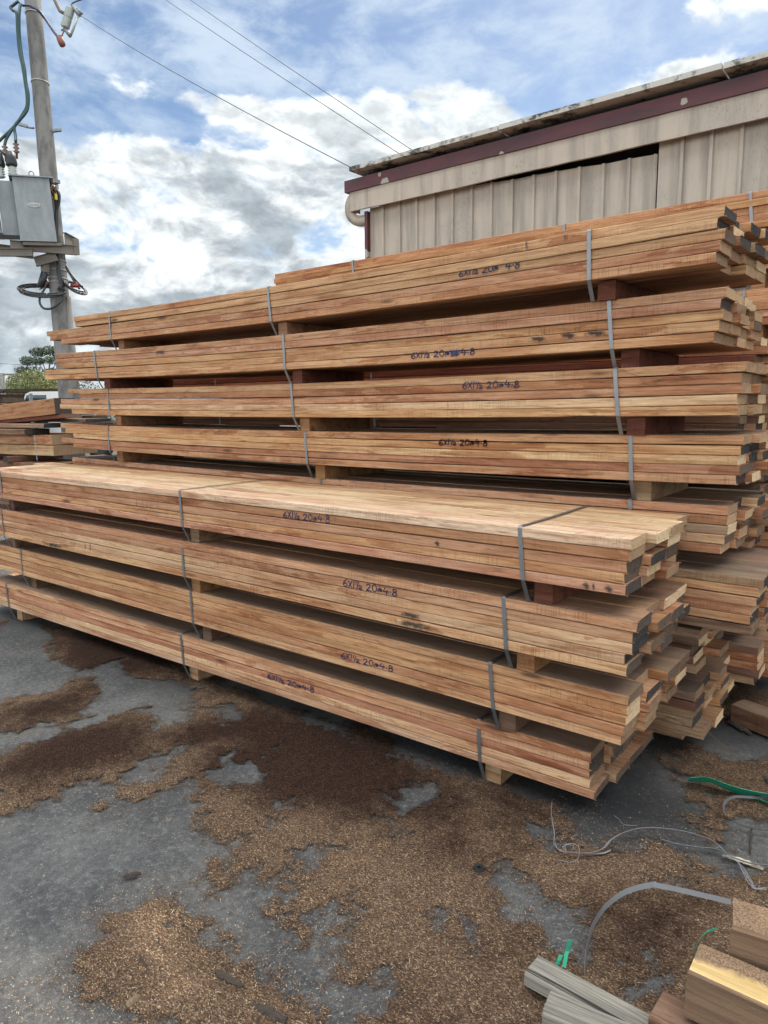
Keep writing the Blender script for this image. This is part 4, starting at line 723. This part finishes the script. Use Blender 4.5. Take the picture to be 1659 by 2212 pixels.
band('steel_strap_offcut', 'grey steel strap standing on edge in an arch between plank and beam', 'steel strap', [p + np.array([0, 0, .014]) for p in curve([bp(972, 1048, .03), bp(978, 960, .035), bp(1000, 870, .035), bp(1045, 795, .035), bp(1110, 742, .035), bp(1170, 718, .035), bp(1228, 706, .035)], 5) + curve([bp(1229, 706, .035), bp(1330, 727, .035), bp(1420, 748, .035), bp(1520, 772, .035)], 3)], tuple(side * .009 + np.array([0, 0, .013])), simple('dull_steel_strap', (.17, .175, .185), .5, .6, .15, 20, (1, 1, 1), 0))
def flat(pts, wd):
    out = []; 
    for i in range(len(pts)): d = pts[min(i + 1, len(pts) - 1)] - pts[max(i - 1, 0)]; nn_ = nrm(np.cross(d, [0, 0, 1])); out.append((nn_ * wd * .8 + np.array([0, 0, wd * .75])))
    return out
g2 = curve([bp(905, 570, .03), bp(980, 574, .03), bp(1040, 556, .03), bp(1075, 520, .03), bp(1130, 492, .035), bp(1200, 479, .04), bp(1290, 484, .04), bp(1380, 502, .035), bp(1460, 532, .03), bp(1505, 575, .03), bp(1560, 620, .025)], 5)
o = band('plastic_strap', 'long frayed grey plastic strap snaking past the corner of the front stack', 'plastic strap', g2, flat(g2, .016), PGREY)
m = MB(); o0 = g2[0]; fr = random.Random(3)
def fib(pts, r_=.0009): m.tube([p - o0 for p in curve(pts, 5)], r_, 4)
fib([bp(905, 570, .02), bp(870, 555, .02), bp(856, 530, .02), bp(860, 500, .03), bp(848, 430, .04), bp(850, 378, .06)]); fib([bp(905, 572, .02), bp(875, 560, .02), bp(862, 535, .02), bp(858, 500, .02), bp(850, 450, .03)])
fib([bp(905, 570, .02), bp(890, 550, .04), bp(920, 537, .05), bp(950, 550, .05), bp(948, 590, .03), bp(920, 608, .02), bp(880, 600, .01), bp(845, 603, .01)]); fib([bp(905, 573, .02), bp(900, 545, .03), bp(930, 545, .03), bp(925, 560, .02)])
fib([bp(1170, 470, .03), bp(1120, 466, .03), bp(1100, 445, .02), bp(1082, 432, .02)]); fib([bp(980, 576, .02), bp(1040, 574, .02), bp(1070, 562, .02)], .003)
for k in range(7): fib([bp(1540 + k * 3, 600 + k * 3, .03), bp(1570 + fr.uniform(-8, 8), 640, .03), bp(1592 + fr.uniform(-10, 10), 680, .02), bp(1606 + fr.uniform(-12, 12), 705, .02), bp(1640 + fr.uniform(-30, 30), 700 + fr.uniform(-5, 12), .02)])
m.build('frayed_fibres', PGREY, o)
g3 = curve([bp(1258, 522, .012), bp(1320, 540, .015), bp(1400, 552, .02), bp(1470, 560, .02), bp(1530, 590, .02), bp(1600, 612, .02), bp(1680, 620, .02)], 4); band('plastic_strap', 'shorter grey plastic strap lying just below the long frayed one', 'plastic strap', g3, flat(g3, .015), PGREY)
g4 = curve([bp(1720, 360, .02), bp(1620, 366, .03), bp(1540, 362, .05), bp(1503, 378, .06), bp(1493, 410, .05), bp(1520, 445, .03), bp(1580, 475, .02), bp(1720, 498, .02)], 5); band('plastic_strap', 'grey strap looped in a half ring at the right under the green strap', 'plastic strap', g4, flat(g4, .009), simple('dark_grey_strap', (.07, .072, .08), .6, 0, .15, 60, (1, 1, 1), 0))
g5 = curve([bp(1362, 297, .03), bp(1400, 298, .035), bp(1445, 301, .05), bp(1520, 328, .045), bp(1600, 349, .04), bp(1720, 368, .04)], 4); o = band('green_strap', 'bright green plastic strap folded double on the ground at the right', 'plastic strap', g5, flat(g5, .055), GRST)
g6 = curve([bp(1440, 296, .048), bp(1490, 325, .03), bp(1560, 350, .02), bp(1620, 374, .012), bp(1720, 410, .01)], 4); m = MB(); m.strip([p - g5[0] for p in g6], flat(g6, .040), .0012); m.build('strap_tail', GRST, o)
g7 = [bp(920, 898, .16), bp(906, 940, .12), bp(895, 1000, .085)]; band('green_strap', 'short green strap end sticking up behind the grey planks', 'plastic strap', g7, tuple(CR * .010), GRST)
g8 = [bp(884, 955, .07), bp(876, 975, .08), bp(868, 990, .07)]; band('green_strap', 'green strap scrap beside the taller green strap end', 'plastic strap', g8, tuple(CR * .011), GRST)
g9 = curve([bp(1465, 856, .19), bp(1430, 868, .18), bp(1400, 900, .14), bp(1380, 945, .08)], 5); band('green_strap', 'thin green strap curling out between the two big beams', 'plastic strap', g9, tuple(CR * .004 + CU * .006), GRST)
m = MB(); q0 = bp(577, 632, .006)
for a in range(18):
    a0, a1 = a / 18 * 6.283, (a + 1) / 18 * 6.283
    for (ra, za, rb, zb_) in ((.006, .0, .006, .006), (.006, .006, .018, .007), (.018, .007, .020, .0)): m.quad([(ra * math.cos(a0), ra * math.sin(a0), za), (ra * math.cos(a1), ra * math.sin(a1), za), (rb * math.cos(a1), rb * math.sin(a1), zb_), (rb * math.cos(a0), rb * math.sin(a0), zb_)])
o = m.build('rubber_washer', BLACK); o.location = tuple(q0); tag(o, 'small black rubber washer lying in the sawdust', 'washer')
def stick(label, a, b, wd, h, mt, name='bark_strip', cat='bark', z=.006, group='bark strips on the ground'):
    wd *= .62; h *= .8; d = b - a; L = np.linalg.norm(d); d = d / L; y = nrm(np.cross([0, 0, 1], d)); m = MB(); r_ = random.Random(int(L * 1e5)); n_ = 11; prev = None
    rings = []
    for i in range(n_ + 1):
        q = i / n_; k_ = (.35 + .65 * math.sin(math.pi * min(max(q, .06), .94)) ** .5) * r_.uniform(.8, 1.15); c_ = d * (q - .5) * L + y * r_.uniform(-.1, .1) * wd; rings.append([c_ + y * wd / 2 * k_, c_ + np.array([0, 0, h * k_]) + y * wd * .2, c_ + np.array([0, 0, h * k_ * .8]) - y * wd * .25, c_ - y * wd / 2 * k_, c_ - np.array([0, 0, .004])])
    rings = [[v_ + np.array([r_.uniform(-1, 1), r_.uniform(-1, 1), r_.uniform(-.6, 1)]) * wd * .13 for v_ in rg] for rg in rings]
    for p_, q_ in zip(rings[:-1], rings[1:]):
        for k in range(5): m.quad([p_[k], p_[(k + 1) % 5], q_[(k + 1) % 5], q_[k]])
    m.quad(rings[0]); m.quad(rings[-1][::-1]); o = m.build(name, mt); o.location = tuple((a + b) / 2 + np.array([0, 0, z])); return tag(o, label, cat, group)
def ap(x, y, z=0.0): (u, v), = A([(x, y)]); return gp(u, v, z)
stick('dark bark strip on the bare grey asphalt left of the sawdust mound', ap(530, 1208), ap(608, 1190), .030, .014, BARK)
stick('large charred bark chunk at the bottom edge of the sawdust mound', ap(1085, 1762), ap(1240, 1832), .042, .016, BARK)
stick('bark strip half buried in the right flank of the sawdust mound', ap(930, 1622), ap(1052, 1688), .028, .012, BARK, z=.012)
stick('dark bark flake in the shadow near the left bearer of the front stack', ap(820, 384), ap(890, 382), .05, .012, BARK)
stick('thin dark stick across the damp sawdust band', ap(560, 480), ap(655, 464), .014, .008, BARK)
stick('brown bark piece below the sawdust mound at lower left', ap(550, 1762), ap(600, 1722), .035, .02, simple('brown_bark', (.16, .115, .075), .9, 0, .3, 40), z=.004)
stick('dark bark sliver beside the frayed grey strap', bp(1072, 566), bp(1124, 582), .020, .012, BARK)
stick('dark bark sliver by the tip of the green strap', bp(1297, 258), bp(1342, 284), .030, .014, BARK)
stick('dark bark sliver at the right edge beyond the green strap', bp(1640, 290), bp(1672, 330), .03, .014, BARK)
stick('thin dark stick standing across the sawdust at the right', bp(1598, 490), bp(1592, 580), .014, .008, BARK)
stick('charred stick under the brown block at the right', bp(1510, 84), bp(1592, 132), .045, .02, BARK)
stick('twisted brown twig on top of the sawdust mound', ap(604, 1578), ap(636, 1625), .010, .01, BARK, z=.03)
PALE = simple('pale_split_wood', (.46, .40, .31), .85, 0, .2, 30, (.1, 1, 1), .003)
stick('pale pointed wooden splinter under the grey strap at the right', bp(1490, 588), bp(1640, 636), .032, .010, PALE, 'wood_splinter', 'splinter', .006, None)
dv = nrm(gp(*B([(1659, 90)])[0], .09) - gp(*B([(1525, 18)])[0], .09))
# small brown block on the floor at the right
q = bp(1524, 14, .105); e_ = nrm((bp(1700, 78, .105) - q) * np.array([1, 1, 0])); y_ = np.cross([0, 0, 1], e_); loose('timber_block', 'squared brown timber block lying alone on the ground at the right edge', 'timber block', q + e_ * .40 + y_ * .055 - np.array([0, 0, .052]), .80, .11, .10, e_, 'D', .3, .6)
q = gp(2615 / 1.85172, 2905 / 1.85172, .045); loose('dunnage_board', 'low grey dunnage board jutting out under the end of the front stack', 'board', (q[0] - .62, q[1] + .05, .036), 1.5, .10, .042, (1, 0, 0), 'G', .66, .6)
# grey weathered planks, dark blocks and big beams in the near corner
def zoom(x, y, z=0.0): return gp((2000 + x * .6462) / 1.85172, (3000 + y * .6462) / 1.85172, z)
def plankpts(a, b, far, z): a, b, far = zoom(*a, z), zoom(*b, z), zoom(*far, z); e = nrm(far - a); wv = b - a; wv = wv - e * (wv @ e); return a, e, np.linalg.norm(wv), nrm(wv)
GW = [GREY, GREY]
def corner_beam(name, label, cat, a, b, far, z, H, L, key, end, dust, mats=None, group=None):
    p, e, W_, wv = plankpts(a, b, far, z); c_ = p + e * L / 2 + wv * W_ / 2 - np.array([0, 0, H / 2]); return loose(name, label, cat, c_, L, W_, H, e, key, end, dust, group, mats=mats)
corner_beam('weathered_plank', 'longer silver grey weathered plank, the one farther from the camera', 'plank', (240, 1266), (160, 1392), (1000, 1668), .075, .040, 1.05, 'G', .3, 0, GW, 'grey planks in the near corner')
corner_beam('weathered_plank', 'silver grey weathered plank nearest the camera with a dark slot in it', 'plank', (322, 1486), (238, 1612), (900, 1720), .125, .045, 1.0, 'G', .3, 0, GW, 'grey planks in the near corner')
corner_beam('timber_block', 'dark charred block under the left end of the big beams', 'timber block', (1010, 1478), (930, 1650), (1300, 1620), .130, .12, .42, 'D', .08, .2)
corner_beam('timber_block', 'yellow brown block in front of the dark one under the big beam', 'timber block', (1150, 1570), (1020, 1700), (1500, 1760), .125, .11, .50, 'P', .6, .1)
def beam_mat():
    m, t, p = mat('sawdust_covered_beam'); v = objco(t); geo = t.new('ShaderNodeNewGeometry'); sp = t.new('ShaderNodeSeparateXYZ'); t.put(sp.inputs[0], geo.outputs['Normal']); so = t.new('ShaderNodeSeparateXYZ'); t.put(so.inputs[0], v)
    g_ = t.noise(t.scale(v, (3, 60, 60)), 1.0, 5, .65); f = t.noise(v, 240, 4, .75); e = t.noise(v, 9, 6, .65)
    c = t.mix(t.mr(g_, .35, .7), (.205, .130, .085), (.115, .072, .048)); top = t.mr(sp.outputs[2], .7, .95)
    sun_paint = t.mix(t.mr(g_, .35, .7), (.66, .48, .23), (.47, .32, .14)); c = t.mix(top, c, sun_paint)  # bright top colours paint a strip of sunlight onto the wood
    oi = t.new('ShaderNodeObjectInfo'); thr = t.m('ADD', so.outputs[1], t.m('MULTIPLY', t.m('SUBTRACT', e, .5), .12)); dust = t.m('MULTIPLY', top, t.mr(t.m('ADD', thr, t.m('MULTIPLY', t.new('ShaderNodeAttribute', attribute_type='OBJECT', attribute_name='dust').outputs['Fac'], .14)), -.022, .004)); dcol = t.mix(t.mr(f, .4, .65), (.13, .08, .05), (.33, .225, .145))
    c = t.mix(dust, c, dcol); t.put(p.inputs['Base Color'], c); p.inputs['Roughness'].default_value = .9; p.inputs['Specular IOR Level'].default_value = .15; bump(t, p, t.m('ADD', f, g_), .7, .004); return m
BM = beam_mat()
corner_beam('timber_beam', 'thick beam nearest the camera with a bright yellow strip of painted sunlight and sawdust on top', 'timber beam', (1240, 1180), (1112, 1338), (1800, 1420), .270, .125, 1.3, 'T', .4, 0, [BM, END], 'big beams in the near corner')
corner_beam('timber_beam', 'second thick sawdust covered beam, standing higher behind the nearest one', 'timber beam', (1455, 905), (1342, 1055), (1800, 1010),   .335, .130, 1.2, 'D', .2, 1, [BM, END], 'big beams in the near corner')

# ------------------------------------------------------------------ timbers beyond the left end of the stacks
LD = 9.6; la = R(26); LX = CR2 * math.cos(la) - CF2 * math.sin(la); LY = CR2 * math.sin(la) + CF2 * math.cos(la)
def L3(zx, zy): return ad(zx * .3134 / 1.85172, (zy * .3134 + 1350) / 1.85172, LD)
def lbeam(label, zx, ytop, ybot, L, W_, key, end, cat='timber beam', name='timber_beam', axis=None, grp='rough beams beyond the left end of the stacks', gap=0.004, dy=0.0):
    a, b = L3(zx, ytop), L3(zx, ybot); H = a[2] - b[2] - gap; ax_ = LX if axis is None else nrm(axis); y = np.cross([0, 0, 1], ax_); c_ = np.array([a[0], a[1], (a[2] + b[2]) / 2]) - ax_ * L / 2 + nrm(y) * (W_ / 2 + dy)
    return loose(name, label, cat, c_, L, W_, H, ax_, key, end, .1, grp)
tilt = LX + np.array([0, 0, .075])
lbeam('big red beam leaning on top of the left beam pile', 690, 770, 980, 3.2, .34, 'R', .18, axis=tilt)
lbeam('orange brown plank wedged under the big red beam', 830, 975, 1030, 1.6, .20, 'E', .4, axis=LX + np.array([0, 0, .06]))
lbeam('grey board layer with dark ends under the red beam', 560, 1100, 1158, 3.0, .55, 'G', .05)
lbeam('black ended board layer lying over the grey layer', 975, 1040, 1085, 3.2, .45, 'D', .02, dy=.15)
lbeam('brown beam with a dark end in the left pile', 310, 1170, 1245, 2.2, .40, 'D', .2)
for k, (zx, nm) in enumerate(((640, 'front'), (790, 'middle'), (905, 'back'))):
    for j, (y0, y1) in enumerate(((1245, 1375), (1380, 1515))):
        lbeam('squared tan beam, %s one of the %s layer in the left pile' % (nm, ('upper', 'lower')[j]), 655 + 20 * j, y0, y1, 3.0 + .1 * k, .245, 'TP'[(j + k) % 2], .6, dy=.25 * k)
a = L3(470, 1570); b = L3(0, 1500); m = MB()
zb_ = L3(400, 1520)[2]
for k in range(2):
    o = loose('bearer_beam', ('near', 'far')[k] + ' bearer holding up the left beam pile', 'timber beam', L3(300, 1560) + LY * .4 - LX * (.3 + 1.6 * k) + np.array([0, 0, 0]), .9, .10, .08, LY, 'D', .1, .1)
    o.location.z = zb_ - .045
zl = zb_ - .085
for k in range(3):
    H = zl / 3 - .003; loose('timber_beam', 'dark beam low in the left pile, ' + ('lowest', 'second lowest', 'third lowest')[k], 'timber beam', L3(300, 1560) * np.array([1, 1, 0]) + LY * .38 - LX * .9 + np.array([0, 0, H / 2 + k * (H + .003) + .001]), 3.0, .72, H, LX, 'D', .2, .1, 'rough beams beyond the left end of the stacks')
a = L3(455, 1250); b = L3(490, 1565); band('steel_strap_offcut', 'thin steel strap hanging down the front of the left beam pile', 'steel strap', [a - LY * .02, (a + b) / 2 - LY * .02, b - LY * .02], tuple(LX * .014), STRAP)

# far rows of dark stacked timber
def rows(label, u0, u1, vt, d, nlay, key='D'):
    p0, p1 = ad(u0, vt, d), ad(u1, vt, d); H = p0[2]; L = np.linalg.norm((p1 - p0)[:2]); root = empty('timber_stack', ((p0[0] + p1[0]) / 2, (p0[1] + p1[1]) / 2, 0)); tag(root, label, 'timber stack', 'far timber stacks at the left')
    r_ = random.Random(int(u0 * 7 + d)); hh = H / nlay; e = nrm((p1 - p0) * np.array([1, 1, 0])); y = np.cross([0, 0, 1], e)
    for i in range(nlay):
        x = -L / 2; m = MB()
        while x < L / 2:
            l_ = r_.uniform(.7, 1.9); m.box(e * (x + l_ / 2) + y * r_.uniform(-.12, .12) + np.array([0, 0, hh * (i + .5)]), (l_ - .03, 1.2, hh * r_.uniform(.55, .86)), np.array([e, y, [0, 0, 1]])); x += l_
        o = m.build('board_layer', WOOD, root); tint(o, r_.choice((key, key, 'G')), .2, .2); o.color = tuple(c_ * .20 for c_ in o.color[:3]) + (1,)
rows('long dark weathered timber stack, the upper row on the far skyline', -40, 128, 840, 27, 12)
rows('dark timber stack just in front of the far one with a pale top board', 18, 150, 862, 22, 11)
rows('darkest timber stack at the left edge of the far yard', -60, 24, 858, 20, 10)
m = MB(); q0 = ad(66, 850, 14.0); m.box((0, 0, q0[2] / 2), (.055, .05, q0[2])); o = m.build('steel_post', GALV); o.location = (q0[0], q0[1], 0); tag(o, 'thin grey steel post in front of the white vehicle', 'post')
# white vehicle, mostly hidden
VD = 21.0; vp = ad(69, 880, VD); ve = empty('parked_ute', (vp[0], vp[1], 0)); tag(ve, 'white vehicle cab half hidden behind the red beam at the left', 'ute'); WHT = simple('white_car_paint', (.55, .56, .56), .25, 0, .05, 3, (1, 1, 1), 0); GLS = simple('dark_window_glass', (.03, .045, .05), .08, 0, .1, 3, (1, 1, 1), 0)
ztop = ad(69, 846, VD)[2]; m = MB()
def prism(m, prof, w0, w1, ex, ey):
    a = [ex * x + ey * w0 + np.array([0, 0, z]) for x, z in prof]; b = [ex * x + ey * w1 + np.array([0, 0, z]) for x, z in prof]; m.quad(a[::-1]); m.quad(b)
    for i in range(len(prof)): j = (i + 1) % len(prof); m.quad([a[i], a[j], b[j], b[i]])
prism(m, [(-1.7, .45), (-1.7, .85), (-1.6, .98), (-.62, 1.05), (-.15, ztop - .06), (.0, ztop), (1.0, ztop), (1.15, ztop - .05), (1.2, 1.05), (2.8, 1.02), (2.8, .45)], 0, 1.7, CR2, CF2); m.build('body', WHT, ve)
m = MB(); prism(m, [(-.50, 1.08), (-.13, ztop - .1), (.45, ztop - .1), (.45, 1.08)], -.006, .01, CR2, CF2); m.build('side_window', GLS, ve)
for wx in (-1.05, 1.9):
    m = MB(); m.lathe([(.2, -.02), (.34, 0), (.36, .05), (.36, .2), (.2, .22)], CR2 * wx + np.array([0, 0, .36]), tuple(CF2), 20); m.build('wheel', BLACK, ve)

# ------------------------------------------------------------------ trees
def leafmat(name, a, b):
    m, t, p = mat(name); r_ = t.new('ShaderNodeNewGeometry').outputs['Random Per Island']; t.put(p.inputs['Base Color'], t.mix(r_, a, b)); p.inputs['Roughness'].default_value = .6; p.inputs['Specular IOR Level'].default_value = .3; return m
BARKT = simple('tree_bark', (.16, .13, .11), .9, 0, .3, 8)
def tree(name, label, u, v_base, v_top, d, clusters, leaf, size, mt, nleaf, trunk=.18, seed=1, cat='tree', group='trees on the far skyline', droop=0.0):
    q = np.random.RandomState(seed); top = ad(u, v_top, d); root = empty(name, (top[0], top[1], 0)); tag(root, label, cat, group); H = top[2]; e = CR2
    m = MB(); trunkpts = [np.array([0, 0, 0]), np.array([0, 0, H * .35]), np.array([0, 0, H * .62])]; m.tube(trunkpts, [trunk, trunk * .8, trunk * .5], 8)
    V = []; F = []
    for (du, fh_, r_, rz) in clusters:
        c_ = e * du * H + CF2 * q.uniform(-.10, .10) * H + np.array([0, 0, H * fh_]); m.tube(curve([np.array([0, 0, H * min(.55, fh_ * .6)]), c_ * np.array([.5, .5, 1]) * np.array([1, 1, .82]), c_], 3), [trunk * .35 * (1 - k / 8) + .01 for k in range(7)], 5)
        k = int(nleaf * (r_ * r_) / sum(x[2] ** 2 for x in clusters)) 
        for _ in range(k):
            g = q.normal(0, 1, 3); g /= np.linalg.norm(g); g *= q.rand() ** .40; p = c_ + g * np.array([r_, r_, rz]) * H; a = q.normal(0, 1, 3); a[2] -= droop; a /= np.linalg.norm(a); b_ = np.cross(a, q.normal(0, 1, 3)); b_ /= np.linalg.norm(b_); s_ = size * q.uniform(.6, 1.3)
            i = len(V); V += [p - b_ * s_ * .35, p + a * s_, p + b_ * s_ * .35, p - a * s_ * .4]; F.append((i, i + 1, i + 2, i + 3))
    m.build('trunk', BARKT, root); me = bpy.data.meshes.new('crown'); me.from_pydata([tuple(x) for x in V], [], F); me.materials.append(mt); me.update(); link('crown', me, root)
LG, LW, LC, LB = leafmat('gum_leaves', (.065, .088, .062), (.115, .135, .095)), leafmat('willow_leaves', (.22, .22, .085), (.145, .16, .06)), leafmat('conifer_needles', (.012, .030, .022), (.028, .055, .035)), leafmat('bush_leaves', (.05, .085, .035), (.09, .13, .055))
tree('gum_tree', 'tall open crowned gum tree with gaps of sky, behind the willow', 99, 850, 748, 110, [(-.12, .92, .12, .07), (.04, .94, .13, .07), (.17, .88, .11, .07), (-.27, .80, .10, .07), (-.10, .79, .10, .06), (.09, .80, .10, .06), (.27, .77, .12, .08), (.36, .64, .11, .07), (-.36, .66, .11, .07), (.06, .64, .10, .06), (-.20, .56, .13, .08), (.33, .48, .11, .07), (-.02, .47, .12, .07), (.16, .55, .09, .06), (-.40, .48, .10, .07)], 1, .26, LG, 7000, .26, 3)
tree('willow_tree', 'round yellow green willow in front of the gum tree', 76, 850, 796, 80, [(-.55, .45, .30, .34), (-.25, .62, .34, .34), (.05, .66, .34, .34), (.35, .55, .34, .34), (.65, .40, .28, .30), (.0, .3, .5, .28)], 1, .20, LW, 12000, .15, 5, droop=1.2)
tree('conifer', 'small dark pointed conifer left of the willow', 36, 850, 792, 82, [(0, .95, .02, .08), (0, .82, .07, .09), (0, .68, .13, .08), (0, .52, .20, .08), (0, .36, .28, .09), (0, .18, .34, .12)], 1, .17, LC, 8000, .1, 7)
tree('dark_tree', 'dark dense tree between conifer and gum tree', 60, 850, 786, 95, [(-.15, .55, .25, .25), (.12, .72, .26, .24), (.35, .6, .25, .25), (.0, .35, .4, .3)], 1, .24, LC, 6000, .15, 9)
tree('bush', 'low green bush at the far left by the distant pole', 14, 850, 818, 75, [(-.5, .5, .5, .4), (.3, .6, .5, .4), (.9, .4, .4, .35), (-1.2, .5, .6, .45)], 1, .16, LB, 5000, .08, 11)
tree('bush', 'green bush behind the stack end, right of the willow', 140, 850, 812, 85, [(-.4, .5, .5, .4), (.3, .6, .5, .4), (.9, .4, .5, .4)], 1, .18, LG, 4000, .08, 13)
pq = ad(3, 800, 45); fp = empty('distant_pole', (pq[0], pq[1], 0)); tag(fp, 'thin distant power pole with a crossarm at the left edge', 'power pole'); m = MB(); m.tube([(0, 0, 0), (0, 0, ad(3, 806, 45)[2])], .16, 8); m.build('shaft', CONC, fp); m = MB(); m.box((0, 0, ad(3, 809, 45)[2]), (2.2, .1, .1), np.array([CR2, CF2, [0, 0, 1]])); m.build('crossarm', RUSTY, fp)
for lab, a, b in (('faint far wire, the upper of two left of the pole', (-5, 785), (66, 783)), ('faint far wire, the lower of two left of the pole', (2, 808), (70, 816))):
    p0, p1 = ad(*a, 45), ad(b[0] + 60, b[1], 47); m = MB(); m.tube([np.zeros(3), (p1 - p0) / 2 + np.array([0, 0, -.15]), p1 - p0], .012, 5); o = m.build('overhead_wire', BLACK); o.location = tuple(p0); tag(o, lab, 'wire', g1)
